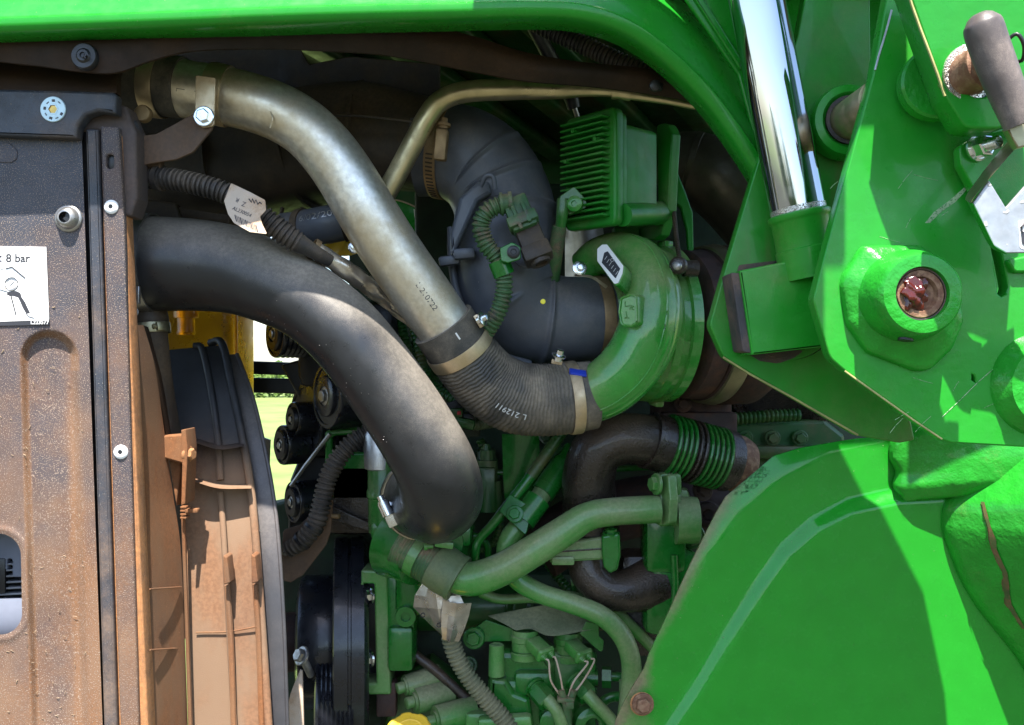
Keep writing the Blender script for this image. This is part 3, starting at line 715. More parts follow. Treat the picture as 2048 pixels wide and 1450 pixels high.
sp = thing("charge_pipe", "bare silver galvanised pipe curving down to the ribbed elbow", "pipe", P(620, 680, .08))
ps = Path([(352, 174, .07, 57), (380, 180, .07, 57), (430, 188, .07, 57), (500, 204, .07, 57), (560, 226, .07, 57), (612, 258, .07, 57), (655, 302, .072, 58), (694, 357, .075, 59), (740, 434, .08, 60), (790, 512, .086, 60), (845, 590, .094, 59), (892, 655, .104, 57), (920, 692, .112, 56)], .003)
obj("pipe_body", tube(ps, 56), M['galv'], sp)
f = .085
o = band(ps, .108, .02, M['clamp'], sp, .0016, "strap_band", lift=.0002)
st = plate(rnd([(391, 150), (431, 155), (428, 252, 8), (404, 256, 8), (390, 235, 4)], 4), .022, .003, .0006); obj("strap_tab", st, M['clamp'], sp)
bolt(408, 233, .02, 14, M['zinc'], sp, h=13)
br = plate(rnd([(425, 238, 3), (424, 258, 6), (386, 304, 14), (352, 319, 10), (330, 322), (285, 330), (278, 300), (276, 272), (312, 268, 14), (396, 222, 4)], 5), .026, .004, .0008)
obj("support_bracket", br, M['brack'], sp)
obj("weld_bead", tube(Path([(541, 222, .0412, 1.4), (545, 238, .0405, 1.4), (540, 256, .042, 1.4)], .0012), 6), M['galv'], sp)
obj("stamped_code", text_on_path("L 210722", .0085, ps, .84, -.1, 1, lift=-.0001), M['rail'], sp)
obj("stamped_square", merge(*[stroke([ps.surf(.945 + a / ps.L, -.12 + b, 0) for a, b in ((0, 0), (.012, 0), (.012, .07), (0, .07), (0, 0))], .0003)]), M['rail'], sp)
obj("end_mark", merge(*[stroke([ps.surf(.03 + a / ps.L, .25 + b, 0) for a, b in ((.008, 0), (0, 0), (0, .1))], .0003), stroke([ps.surf(.03 + a / ps.L, .25 + b, 0) for a, b in ((.018, 0), (.026, 0), (.026, .1), (.022, .1))], .0003)]), M['rail'], sp)

cp = thing("rubber_coupling", "black rubber coupling with steel clamp at the pipe's upper end", "hose", P(288, 240, .07))
pc = Path([(236, 160, .075, 61), (290, 167, .073, 61), (368, 176, .07, 60)], .003)
obj("coupling_body", tube(pc, 48), M['ribhose'], cp)
o = band(pc, .6, .0165, M['clamp'], cp, lift=.0008)
obj("clamp_screw", merge(lp(287, 228, .035, (0, -1, 0), [(-6, 17), (6, 17), (9, 15), (9, 0)], 24), bxp(287, 228, .0305, 4, 20, 3, .0002, roll=35)), M['bronze'], o)

eb = thing("ribbed_elbow", "wavy ribbed black rubber elbow marked L 212911", "hose", P(1000, 870, .15))
pe = Path([(886, 648, .102, 66), (912, 686, .11, 66), (942, 728, .122, 68), (980, 768, .134, 70), (1030, 794, .143, 72), (1080, 800, .149, 72), (1130, 797, .153, 71), (1186, 790, .158, 68)], .0007)
def wave(x, th, L):
    k = min(1, max(0, (x - .035) / .01)) * min(1, max(0, (L - .012 - x) / .006))
    return .00055 * k * sin(x * 2 * pi / .0043 + .9 * sin(7 * th + 2.3 * sin(x * 60)) + .6 * sin(17 * th + 1.3))
obj("elbow_body", tube(pe, 150, wave), M['ribhose'], eb, 60)
b1 = band(pe, .155, .0145, M['clamp'], eb, lift=.0003, n=64)
b2 = band(pe, .885, .0125, M['clamp'], eb, lift=.0004, n=64)
def clampscrew(px, py, y, ax, par, k=9):
    q = s(y); a, b, c = frame(ax); o = P(px, py, y)
    obj("clamp_screw", merge(lathe(o, ax, [(-1.2 * k * q, 0), (-1.2 * k * q, k * .8 * q), (-.3 * k * q, k * .8 * q), (-.3 * k * q, k * 1.4 * q), (0, k * 1.5 * q), (.2 * k * q, k * 1.1 * q), (.2 * k * q, k * .8 * q), (1.1 * k * q, k * .75 * q), (1.2 * k * q, k * .5 * q), (1.2 * k * q, 0)], 20)), M['zinc'], par)
clampscrew(966, 637, .075, (.75, -.4, .3), b1, 10)
obj("clamp_ear", bxp(957, 642, .085, 10, 28, 14, .001, roll=30), M['clamp'], b1)
clampscrew(1118, 710, .1, (.25, -.35, .9), b2, 10)
obj("clamp_ear", bxp(1114, 724, .11, 22, 10, 14, .001, roll=-10), M['clamp'], b2)
obj("blue_dab", box(pe.surf(.9, -1.05, .0012), V((.0095, 0, -.0015)), V((0, .004, .003)), V((.0003, -.001, .0012)), .0012, 2), M['blue'], eb)
obj("white_mark", box(pe.surf(.055, -.2, .0002), (pe.at(.055)[1]) * .0042, pe.at(.055)[1].cross(pe.at(.055)[3]) * .0009, pe.at(.055)[3] * .0006, .0003), M['white'], eb)
obj("lettering", text_on_path("L 212911", .0092, pe, .53, .2, -1, 0, lift=.0005), M['inkw'], eb)

# ------------------------------------------------------------------ cable harness, tag, foil sleeve, breather hose
hs = thing("cable_harness", "brown dusty corrugated harness with paper tag by the radiator", "harness", P(440, 480, .03))
ph = Path([(282, 356, .05, 20), (340, 358, .04, 20), (400, 370, .035, 20), (455, 388, .035, 20), (520, 430, .04, 21), (575, 472, .045, 22), (622, 500, .055, 15), (660, 522, .07, 12)], .0009)
obj("conduit_skin", tube(ph, 22, corr(.005, .0012), f0=.06, f1=.82), M['cond'], hs)
obj("tape_end", tube(ph, 20, lambda x, th, L: .0002, f0=.81, f1=1), M['cond'], hs)
obj("plug_end", tube(ph, 20, lambda x, th, L: .001 * (1 if x < .012 else 0), f0=0, f1=.08), M['black'], hs)
obj("tie_strap", lathe(*ph.at(.105)[:2], [(-.003, .0115), (-.003, .0135), (.003, .0135), (.003, .0115)], 24, close=True), M['cond'], hs)
obj("clip_block", merge(bxp(306, 318, .035, 32, 34, 20, .001, roll=-6), bxp(300, 334, .038, 14, 16, 16, .001)), M['brack'], hs)
tg = Plane(490, 420, .012, (-.15, -1, .3))
ft = [(462, 366, 3), (500, 384, 6), (530, 400, 4), (532, 420, 6), (520, 433, 3), (524, 447, 3), (534, 468, 2), (500, 464, 4), (468, 446, 10), (456, 428, 8), (448, 402, 3)]
tagp = obj("paper_tag", plate(rnd(ft, 3), tg, .0006, .0001), M['tag'], hs, label="dusty white paper tag with barcode wrapped on the harness")
def tt(body, px, py, size, ang=0, m=None):
    u0, v0 = tg.uv(px, py); c, d = cos(radians(ang)), sin(radians(ang))
    obj("lettering", text(body, size * s(.012), lambda u, v, w: tg.w(u0 + u * c - v * d, v0 + u * d + v * c, .00025 + w), .0001), m or M['ink'], tagp)
tt("AL230054", 484, 424, 11, -24); tt("Z", 488, 408, 14, 160); tt("R", 475, 400, 13, 160)
obj("scribble", stroke([tg.pt(a, b, .0003) for a, b in ((498, 398), (503, 405), (505, 398), (509, 407), (512, 400), (516, 409), (520, 404), (523, 408))], .0006), M['ink'], tagp)
for k in range(13):
    a = (470 + k * 3.5, 430 + k * 1.7); obj("barcode_bar", stroke([tg.pt(a[0], a[1], .0002), tg.pt(a[0] + 3.4, a[1] + 13, .0002)], .0003 + .0003 * (k % 3 == 0), 4), M['ink'], tagp)
fw = thing("foil_sleeve", "crinkled brown foil sleeve between black hose and silver pipe", "sleeve", P(740, 600, .1))
pf = Path([(628, 498, .075, 17), (668, 524, .085, 18), (710, 552, .1, 19), (750, 580, .115, 19), (800, 618, .13, 18), (840, 650, .14, 18)], .0016)
random.seed(11); ph_ = [random.uniform(0, 6) for _ in range(9)]
obj("foil_skin", tube(pf, 36, lambda x, th, L: .0008 * sin(x * 230 + 2 * sin(th * 2 + ph_[0])) * sin(2 * th + ph_[1] + x * 60) + .00025 * sin(5 * th + x * 150 + ph_[2])), M['foil'], fw, 14)
obj("sleeve_band", lathe(*pf.at(.0)[:2], [(-.003, .0095), (-.003, .0112), (.003, .0112), (.003, .0095)], 24, close=True), M['bronze'], fw)
bh = thing("breather_hose", "short dark hose printed with a date behind the silver pipe", "hose", P(640, 480, .14))
pq = Path([(570, 462, .15, 36), (600, 458, .14, 36), (650, 450, .13, 38), (700, 440, .13, 38)], .003)
obj("hose_body", tube(pq, 32), M['elbow'], bh)
obj("hose_rim", lathe(*pq.at(.32)[:2], [(-.004, .02), (-.004, .0225), (.004, .0225), (.004, .02)], 32, close=True), M['duct'], bh)
obj("lettering", text_on_path("6/02/2024", .011, pq, .68, -.35, 1, lift=.0002), M['steel'], bh)
band(pq, .96, .012, M['trim'], bh); clampscrew(708, 495, .11, (0, -1, 0), bh, 8)
ys = thing("yellow_strap", "bright yellow folded plastic film under the breather hose", "film", P(680, 505, .2))
obj("film_fold", loft([(645, 490, .2), (690, 470, .19), (715, 490, .2)], [(655, 510, .19), (690, 512, .18), (722, 505, .19)], 24, 10, .004, .0008, lambda u, v: sin(pi * v) + .6 * sin(9 * u + 5 * v)), M['yel'], ys, 12)

# ------------------------------------------------------------------ air filter duct, thin tube
ad = thing("air_filter_duct", "large dark brown plastic air duct behind the silver pipe", "duct", P(560, 450, .28))
pd = Path([(180, 330, .3, 128), (330, 338, .29, 126), (480, 330, .27, 122), (600, 300, .25, 118), (720, 275, .235, 108), (800, 283, .225, 100), (880, 296, .215, 93)], .006)
obj("duct_body", tube(pd, 40, lambda x, th, L: -.004 * cos(4 * th)), M['duct'], ad)
for f in (.42, .62, .8):
    p, t, r, n = pd.at(f); obj("seam_ridge", lathe(p, t, [(-.003, r - .004), (-.002, r + .0025), (.002, r + .0025), (.003, r - .004)], 40, close=True), M['duct'], ad)
obj("dark_gap_plate", plate(rnd([(225, 88), (600, 96), (618, 128), (700, 112), (880, 128), (880, 270), (225, 270)], 4), .21, .01, .002), M['duct'], ad)  # dark plate filling the gap between trim and silver pipe
obj("seam_line", tube(Path([(640, 232, .115, 2.5), (720, 232, .115, 2.5), (840, 245, .115, 2.5)], .004), 6), M['duct'], ad)
obj("lower_tray", loft([(270, 395, .2), (420, 425, .2), (600, 440, .2), (690, 430, .2)], [(270, 440, .22), (420, 470, .22), (620, 470, .22), (690, 450, .22)], 30, 6, .008, .004), M['duct'], ad)
for px in (460, 512, 560, 600): obj("tray_rib", bxp(px, 430, .182, 5, 34, 14, .0008, roll=-12), M['duct'], ad)
obj("mount_foot", plate(rnd([(270, 395, 3), (350, 405, 6), (360, 436, 8), (345, 452, 3), (268, 450)], 4), .19, .02, .003), M['duct'], ad)
tb = thing("oil_vent_tube", "olive plated steel tube bending over the intake elbow", "tube", P(790, 390, .12))
pt = Path([(752, 420, .13, 21), (790, 355, .125, 21), (832, 276, .12, 21), (852, 238, .118, 21), (880, 203, .117, 21), (930, 184, .115, 21), (1020, 179, .112, 21), (1110, 180, .11, 18), (1180, 181, .108, 12), (1230, 184, .107, 10)], .003)
obj("tube_body", tube(pt, 28), M['tubem'], tb)
pt2 = Path([(1222, 183, .107, 10), (1245, 187, .106, 11), (1290, 194, .104, 9), (1350, 204, .1, 8), (1440, 222, .096, 8)], .003)
obj("tube_tail", tube(pt2, 18), M['tubem'], tb)
obj("tube_collar", tube(Path([(1225, 183, .106, 13), (1262, 189, .105, 13)], .003), 20, lambda x, th, L: .001 if x < .004 else 0), M['tubem'], tb)

# ------------------------------------------------------------------ intake elbow with sensor
ie = thing("intake_elbow", "black dusty rubber intake elbow curling into the green turbo", "hose", P(1010, 725, .2))
pi_ = Path([(838, 300, .215, 92), (880, 300, .212, 93), (930, 312, .205, 96), (975, 346, .2, 98), (1004, 400, .195, 100), (1012, 460, .19, 104), (1008, 530, .188, 108), (1018, 590, .19, 106), (1058, 628, .195, 97), (1110, 638, .2, 88), (1160, 638, .205, 84), (1236, 636, .215, 82)], .0016)
RB = [(.23, -1.2, .35), (.3, -1.3, .3), (.385, -1.5, .5), (.64, -.2, 1.3), (.765, -1.2, 1.2)]
def ribf(x, th, L):
    f = x / L; th = (th + pi) % (2 * pi) - pi; h = 0
    for c, a, b in RB:
        if a - .3 < th < b + .3: h += .0042 * math.exp(-((x - c * L) / .0026) ** 2) * min(1, (th - a + .3) / .3) * min(1, (b + .3 - th) / .3)
    return h - .0012 * math.exp(-((x - .955 * L) / .004) ** 2) + .0012 * math.exp(-((x - .985 * L) / .006) ** 2)
obj("elbow_body", tube(pi_, 90, ribf), M['elbow'], ie, 60)
pr = Path([(902, 455, .16, 8), (903, 520, .155, 8), (915, 590, .15, 8), (948, 660, .15, 8), (1000, 708, .155, 8), (1060, 728, .165, 8)], .003)
obj("parting_flange", tube(pr, 10), M['elbow'], ie)
obj("flange_lug", plate(rnd([(918, 395, 3), (956, 362, 6), (978, 362, 6), (984, 385), (955, 402), (930, 460), (902, 520), (900, 470)], 5), .12, .02, .004), M['elbow'], ie)
obj("side_tab", merge(bxp(898, 520, .125, 42, 20, 24, .003, roll=8), bxp(928, 506, .115, 44, 22, 30, .003, roll=5)), M['elbow'], ie)
obj("flange_loop", tube(Path([(962, 372, .108, 5), (972, 352, .1, 5), (986, 354, .1, 5), (990, 378, .104, 5)], .002), 10), M['elbow'], ie)
o = band(pi_, .085, .014, M['bronze'], ie, lift=.0006, n=64)
bx = P(883, 290, .128)
obj("worm_housing", merge(box(bx, V((.0065, 0, -.0008)), V((.001, .006, 0)), V((.0015, 0, .0175)), .0025), lathe(bx + V((.0018, 0, .018)), (.1, 0, 1), [(0, .0055), (.003, .0055), (.003, .008), (.006, .008), (.006, .0045), (.012, .004), (.012, 0)], 16)), M['bronze'], o)
for k in range(14):
    a = -.05 + k * .085; p, t, r, n = pi_.at(.085); b = t.cross(n); d = n * cos(a + .35) + b * sin(a + .35)
    obj("band_slot", box(p + d * (r + .0022), t * .0042, t.cross(d) * .0009, d * .0006, .0003), M['duct'], o)
band(pi_, .935, .0145, M['bronze'], ie, lift=.0002, n=64)
clampscrew(1160, 536, .13, (.2, -.9, .2), ie, 10)
obj("clamp_tail", loft([(1150, 548, .135), (1185, 552, .13), (1216, 572, .14)], [(1148, 552, .13), (1183, 557, .125), (1212, 577, .135)], 16, 3, 0, .0012), M['clamp'], ie)
obj("yellow_dot", lp(1086, 603, .106, (.1, -1, .05), [(-3, 5), (1, 5), (1.4, 4), (1.4, 0)], 20), M['yeldot'], ie)
se = thing("intake_sensor", "dark brown plug sensor clipped on the black intake elbow", "sensor", P(1070, 530, .1))
ax = V((.36, -.25, -.9)).normalized()
sx = V((.9, 0, .36)).normalized(); sy = ax.cross(sx)
c0 = P(1066, 487, .085)
obj("sensor_body", merge(box(c0, sx * .0135, sy * .012, ax * .02, .003), box(c0 + ax * .012, sx * .0155, sy * .0135, ax * .009, .003), lathe(c0 + ax * .02, ax, [(0, .011), (.005, .0105), (.005, .007), (.002, .007), (.002, 0)], 24)), M['duct'], se)
for k in range(3): obj("body_slot", box(c0 + ax * .012 + sx * (.002 + .0035 * k) - sy * .0138, sx * .0006, sy * .0006, ax * .006, 0), M['black'], se)
obj("connector_shell", merge(box(P(1040, 430, .085), sx * .0135, sy * .0105, ax * .019, .0025), box(P(1046, 443, .08), sx * .0165, sy * .0125, ax * .006, .002), box(P(1034, 436, .072), sx * .002, sy * .003, ax * .014, .001), box(P(1052, 424, .072), sx * .002, sy * .003, ax * .012, .001)), M['gcond'], se)
obj("mount_flange", plate(rnd(circ(1062, 512, 40, 14, 24), 0), Plane(1062, 512, .098, (-.2, -.9, .3)), .004, .001), M['elbow'], se)
sc = thing("sensor_conduit", "green speckled corrugated conduit looping over the intake elbow", "conduit", P(980, 660, .09))
pk = Path([(1024, 406, .085, 17), (1000, 410, .085, 17), (974, 424, .085, 17), (962, 452, .087, 17), (972, 488, .09, 17), (992, 514, .092, 16), (1006, 545, .094, 16), (1008, 580, .096, 16), (998, 620, .1, 16), (978, 655, .106, 16), (960, 680, .115, 16)], .0009)
obj("conduit_skin", tube(pk, 22, corr(.0048, .0011)), M['gcond'], sc)
obj("end_boot", lathe(*pk.at(.03)[:2], [(-.006, .0085), (-.006, .0125), (-.002, .0125), (-.002, .0105), (.004, .0105), (.004, .0125), (.007, .0125), (.007, .0085)], 28, close=True), M['gcond'], sc)
cl = thing("conduit_clip", "bright green two part clip with black screw holding the conduit", "clip", P(1010, 520, .08))
obj("clip_band", lathe(*pk.at(.52)[:2], [(-.0085, .0092), (-.0085, .0118), (.0085, .0118), (.0085, .0092)], 28, close=True), M['engine'], cl)
obj("clip_ear", plate(rnd([(1000, 496, 4), (1024, 484, 8), (1042, 494, 10), (1042, 518, 8), (1016, 526, 5), (1002, 522, 3)], 5), .074, .006, .001), M['engine'], cl)
obj("clip_screw", lp(1027, 504, .073, (0, -1, 0), [(0, 13), (3, 13), (5, 10), (5, 6), (3, 5), (3, 0)], 24), M['black'], cl)
# ------------------------------------------------------------------ turbocharger
tc = thing("turbocharger", "green turbocharger with snail housing, label plate and rusted turbine", "turbocharger", P(1300, 850, .2))
TA = V((-.95, -.31, 0)).normalized()                       # shaft axis, towards the intake
pv = Path([(1150, 790, .155, 58), (1185, 787, .152, 58), (1228, 764, .142, 60), (1272, 716, .135, 62), (1300, 650, .132, 62), (1304, 588, .14, 58), (1282, 534, .156, 52), (1242, 508, .178, 44), (1200, 512, .2, 38), (1168, 535, .215, 34)], .0016)
vol = tube(pv, 48, lambda x, th, L: .0022 * math.exp(-((((th + pi + 1.75) % (2 * pi)) - pi) / .05) ** 2) * min(1, x / .03))
obj("snail_housing", vol, M['turbo'], tc, 50)
for th, f0_, f1_ in ((.62, .06, .8), (1.05, .1, .74)):
    obj("parting_ridge", stroke([pv.surf(f0_ + (f1_ - f0_) * k / 60, th + .1 * sin(k / 9), -.0002) for k in range(61)], .0011, 6), M['turbo'], tc)
O = P(1300, 648, .228)
q = s(.2)
obj("back_plate", lathe(O, TA, [(.034, 0), (.034, .06), (.03, .082), (.02, .09), (.014, .0915), (.012, .094), (.004, .0955), (.002, .0925), (-.006, .0925), (-.008, .096), (-.02, .096), (-.022, .09), (-.022, 0)], 96), M['turbo'], tc)
obj("inlet_throat", lathe(P(1232, 632, .21), TA, [(-.03, .05), (.0, .049), (.012, .0475), (.016, .044)], 56), M['turbo'], tc)
for k in range(2):
    a = 2 * pi * k / 2 + 1.45; aa, bb, _ = frame(TA)
    obj("edge_lug", box(O - TA * .014 + (aa * cos(a) + bb * sin(a)) * .096, TA * .006, (aa * -sin(a) + bb * cos(a)) * .012, (aa * cos(a) + bb * sin(a)) * .006, .003), M['turbo'], tc)
obj("bearing_housing", lathe(O, TA, [(-.02, .05), (-.03, .05), (-.034, .08), (-.04, .0915), (-.062, .093), (-.064, .09), (-.066, .0945), (-.07, .0945), (-.07, 0)], 80), M['rust'], tc)
obj("clamp_ring", lathe(O, TA, [(-.066, .0935), (-.067, .0975), (-.082, .1005), (-.088, .0985), (-.09, .092)], 80), M['vband'], tc)
obj("turbine_housing", lathe(O, TA, [(-.085, .09), (-.1, .1), (-.13, .1), (-.16, .08), (-.18, .05), (-.18, 0)], 64), M['rust'], tc)
obj("turbine_foot", merge(bxp(1390, 820, .29, 150, 110, 110, .006), bxp(1400, 850, .27, 150, 50, 90, .003)), M['rust'], tc)
bolt(1366, 808, .268, 12, M['rust'], tc)
# label and cast badge on the housing
nl = V((-.5, -.8, .33)).normalized(); L0 = Plane(1219, 530, .118, nl)
pad = rnd([(1193, 496, 5), (1204, 487, 5), (1214, 487, 4), (1249, 532, 6), (1247, 548, 5), (1238, 568, 5), (1230, 571, 4), (1193, 522, 6)], 4)
obj("label_pad", plate(pad, L0, .03, .002), M['turbo'], tc)
lb = obj("data_label", plate([(1220 + (x - 1220) * .93, 528 + (y - 528) * .94) for x, y in pad], L0, .0008, .0002, h=.0007), M['white'], tc)
obj("label_field", plate(rnd([(1209, 506), (1216, 503), (1241, 538), (1232, 558), (1204, 526)], 2), L0, .0003, .0001, h=.0009), M['ink'], lb)
for k in range(6):
    a = (1210 + k * 4.4, 520 + k * 6.0)
    obj("print_line", stroke([L0.pt(a[0], a[1], .0011), L0.pt(a[0] + 5, a[1] - 7, .0011)], .0003, 4), M['inkw'], lb)
obj("print_ring", stroke([L0.pt(a, b, .0011) for a, b in circ(1225, 521, 3, 10)], .0003, 4), M['inkw'], lb)
nb = V((-.55, -.83, .02)).normalized(); B0 = Plane(1259, 622, .094, nb)
bp_ = rnd([(1241, 594, 10), (1262, 587, 9), (1274, 590, 8), (1276, 648, 10), (1262, 655, 10), (1242, 653, 10), (1237, 624)], 8)
obj("cast_badge", plate(bp_, B0, .03, .003), M['turbo'], tc)
obj("badge_rim", stroke([B0.pt(1257 + (x - 1257) * .9, 621 + (y - 621) * .92, .0004) for x, y in bp_] + [B0.pt(1257 + (bp_[0][0] - 1257) * .9, 621 + (bp_[0][1] - 621) * .92, .0004)], .0011, 6), M['turbo'], tc)
for pts in (((1250, 603), (1251, 613), (1257, 612)), ((1259, 610), (1260, 619)), ((1263, 610), (1264, 619), (1268, 619)), ((1264, 614), (1268, 613)), ((1252, 623), (1254, 635), (1258, 636)), ((1249, 636), (1254, 635))):
    obj("cast_letter", stroke([B0.pt(a, b, .0004) for a, b in pts], .0007, 6), M['dusty'], tc)
obj("vane_lever", merge(stroke([P(1347, 415, .2), P(1352, 470, .17), P(1359, 520, .13)], .0028, 8), lp(1357, 531, .126, (-.4, -.9, 0), [(-4, 18), (6, 18), (10, 15), (12, 8), (12, 0)], 24), lp(1380, 537, .14, (-1, -.2, 0), [(-14, 17), (14, 17), (14, 0)], 24)), M['cast'], tc)
obj("lever_pin", lp(1355, 532, .118, (-.4, -.9, 0), [(0, 9), (4, 8), (7, 4), (7, 0)], 20), M['steel'], tc)

# ------------------------------------------------------------------ finned actuator
ac = thing("finned_actuator", "green finned electronic actuator box above the turbo", "actuator", P(1240, 450, .17))
n_ = V((-.74, -.67, 0)).normalized(); t_ = V((-.67, .74, 0)).normalized(); z_ = V((0, 0, 1))
near = P(1232, 331, .12)                                   # middle of the near edge of the cover
W_, H_ = .074, .127; fc = near + t_ * (W_ / 2)
def aplate(poly, depth0, thick, bev, m, nm, r=.006, holes=()):   # polygon (u along face, v up) centred on the face
    vs, fs = fill2d(rnd(poly, r), thick, bev, holes)
    ex = -t_
    return obj(nm, ([fc + ex * v.x + z_ * v.y + n_ * (v.z + depth0) for v in vs], fs), m, ac)
def rect(w, h): return [(-w, -h), (w, -h), (w, h), (-w, h)]
aplate(rect(W_ / 2 + .002, H_ / 2 + .002), .003, .014, .003, M['act'], "cover_rim", .009)
aplate(rect(W_ / 2 - .001, H_ / 2 - .001), -.0115, .008, .001, M['act'], "cover_gasket", .009)
aplate(rect(W_ / 2 - .005, H_ / 2 - .011), -.018, .06, .002, M['act'], "gear_case", .008)
for k in range(17):
    v = -H_ / 2 + .009 + k * (H_ - .018) / 16
    obj("cooling_fin", box(fc + z_ * v + n_ * .008 + t_ * .002, t_ * (W_ / 2 - .004), n_ * .008, z_ * .0013, .001, 2), M['act'], ac)
for u, v in ((.014, .045), (.026, .012), (-.02, .03), (.02, -.03)): obj("fin_stud", lathe(fc + t_ * u + z_ * v, n_, [(0, .003), (.017, .0025), (.0175, 0)], 12), M['act'], ac)
obj("case_barrel", tube(Path([(1244, 430, .13, 23), (1330, 426, .21, 24)], .004), 24), M['act'], ac)
0 and obj("case_top", box(P(1290, 275, .175), V((.021, .03, 0)), V((-.02, .014, 0)), V((0, 0, .008)), .003), M['act'], ac)
0 and obj("side_rib", box(P(1288, 292, .165), V((.024, .036, 0)), V((.002, -.0013, 0)), V((0, 0, .002)), .001), M['act'], ac)
FLN = (-.86, -.5, 0)
obj("mount_flange", plate(rnd([(1312, 248, 12), (1334, 246, 12), (1344, 268, 8), (1340, 330), (1336, 420), (1322, 470, 8), (1310, 480, 6), (1230, 485), (1250, 462), (1300, 450, 8), (1316, 430)], 5), Plane(1320, 360, .2, FLN), .014, .002), M['act'], ac)
obj("flange_web", plate(rnd([(1332, 250, 8), (1343, 262, 6), (1350, 330), (1372, 385, 8), (1386, 425, 8), (1388, 500), (1378, 512, 3), (1374, 460), (1362, 415, 4), (1348, 402, 5), (1340, 412, 6), (1332, 445), (1318, 480), (1318, 300)], 4), .222, .012, .002), M['act'], ac)
obj("flange_neck", plate(rnd([(1228, 452), (1322, 440), (1320, 486), (1300, 505), (1270, 490), (1228, 480)], 6), .235, .03, .004), M['dusty'], ac)
pg = thing("plug_elbow", "green angled plug with boot beside the actuator fins", "plug", P(1124, 470, .15))
obj("plug_boot", tube(Path([(1126, 398, .135, 12), (1124, 430, .135, 12), (1120, 460, .14, 10)], .002), 20), M['engine'], pg)
obj("plug_cap", lp(1150, 408, .13, (-.3, -.9, 0), [(-8, 16), (6, 16), (9, 12), (9, 6), (5, 5), (5, 0)], 22), M['dusty'], pg)
obj("plug_web", plate(rnd([(1120, 392, 4), (1148, 372, 6), (1172, 398, 6), (1176, 414, 6), (1140, 430, 6), (1122, 420)], 4), .138, .006, .001), M['engine'], pg)
obj("plug_lead", tube(Path([(1119, 452, .14, 14), (1112, 500, .15, 15), (1104, 560, .17, 15), (1096, 620, .19, 15)], .003), 18), M['gcond'], pg)
hsld = thing("heat_shield", "bare aluminium heat shield standing behind the green turbo", "shield", P(1170, 560, .3))
obj("shield_sheet", loft([(1130, 455, .3), (1130, 620, .3)], [(1206, 455, .27), (1225, 620, .27)], 14, 8, .01, .002), M['alu'], hsld)
# exhaust elbow behind the hood arch
ee = thing("exhaust_elbow", "dark steel exhaust elbow in the shade under the hood arch", "exhaust", P(1420, 440, .33))
pe2 = Path([(1330, 330, .36, 62), (1390, 335, .35, 70), (1440, 362, .34, 76), (1480, 400, .34, 76), (1540, 470, .36, 76)], .004)
obj("elbow_body", tube(pe2, 48), M['exh'], ee)
obj("slip_joint", lathe(*pe2.at(.2)[:2], [(-.004, .045), (-.002, .048), (.006, .048), (.008, .045)], 48, close=True), M['exh'], ee)

# ------------------------------------------------------------------ crossover pipe with bellows
xo = thing("exhaust_crossover", "brown cast exhaust crossover with green painted bellows", "exhaust", P(1300, 1100, .25))
px_ = Path([(1186, 1090, .27, 56), (1180, 1020, .26, 55), (1178, 950, .245, 53), (1196, 900, .235, 52), (1240, 878, .235, 51), (1290, 880, .24, 51), (1322, 888, .245, 52)], .003)
obj("pipe_body", tube(px_, 44), M['cast'], xo)
obj("slip_sleeve", tube(Path([(1296, 880, .24, 56), (1330, 890, .246, 57)], .003), 44, lambda x, th, L: .0012 if x < .005 else 0), M['cast'], xo)
ax0, ax1 = P(1328, 889, .246), P(1440, 918, .266); axd = (ax1 - ax0).normalized(); Lb = (ax1 - ax0).length
for k in range(11):
    c = ax0 + axd * (Lb * (k + .5) / 11); r = 64 * s(.255)
    m = M['cast'] if k == 4 or k == 5 else M['engine']
    obj("bellows_ring", lathe(c, axd, [(-.0024, r - .007), (-.0016, r - .001), (0, r), (.0016, r - .001), (.0024, r - .007)], 48), m, xo)
obj("bellows_core", lathe(ax0, axd, [(0, .0355), (Lb, .0355)], 40), M['cast'], xo)
obj("end_collar", lathe(ax1, axd, [(-.002, .03), (-.002, .0395), (.012, .039), (.013, .036), (.02, .035)], 48), M['cast'], xo)
obj("rusty_end", lathe(ax1, axd, [(.012, .035), (.025, .036), (.038, .031), (.044, .02), (.046, 0)], 44), M['rustpin'], xo)
obj("end_stud", stroke([P(1496, 950, .27), P(1514, 944, .268)], .0028, 8), M['zinc'], xo)
obj("lower_flange", plate(rnd([(1098, 1100, 4), (1120, 1086), (1204, 1074), (1240, 1066, 6), (1242, 1118, 5), (1100, 1126)], 3), .225, .07, .003), M['dusty'], xo)
obj("flange_gap", bxp(1172, 1100, .2235, 140, 3, 4, .0002, roll=4), M['cast'], xo)
obj("flange_lug", merge(plate(rnd([(1204, 1072, 5), (1240, 1066, 6), (1242, 1110, 4), (1236, 1140, 10), (1220, 1148, 8), (1208, 1135, 8), (1204, 1105)], 4), .215, .02, .003)), M['engine'], xo)
bolt(1222, 1066, .225, 12, M['engine'], xo, ax=(0, -.2, 1), h=10)
obj("flange_bar", bxp(1126, 1122, .222, 46, 18, 30, .002), M['dusty'], xo)
ml = thing("exhaust_manifold", "brown cast manifold bend joining the green outlet post", "manifold", P(1260, 1220, .3))
pm = Path([(1172, 1110, .27, 40), (1182, 1148, .265, 40), (1214, 1176, .262, 40), (1260, 1180, .265, 44), (1310, 1165, .28, 56)], .003)
obj("manifold_bend", tube(pm, 40), M['cast'], ml)
obj("manifold_block", merge(bxp(1285, 1165, .275, 86, 110, 90, .012), bxp(1290, 1260, .285, 90, 110, 80, .006)), M['cast'], ml)
obj("dark_runner", tube(Path([(1080, 1100, .34, 60), (1180, 1040, .36, 60), (1300, 1010, .37, 60), (1440, 1010, .38, 60)], .006), 32), M['rust'], ml)
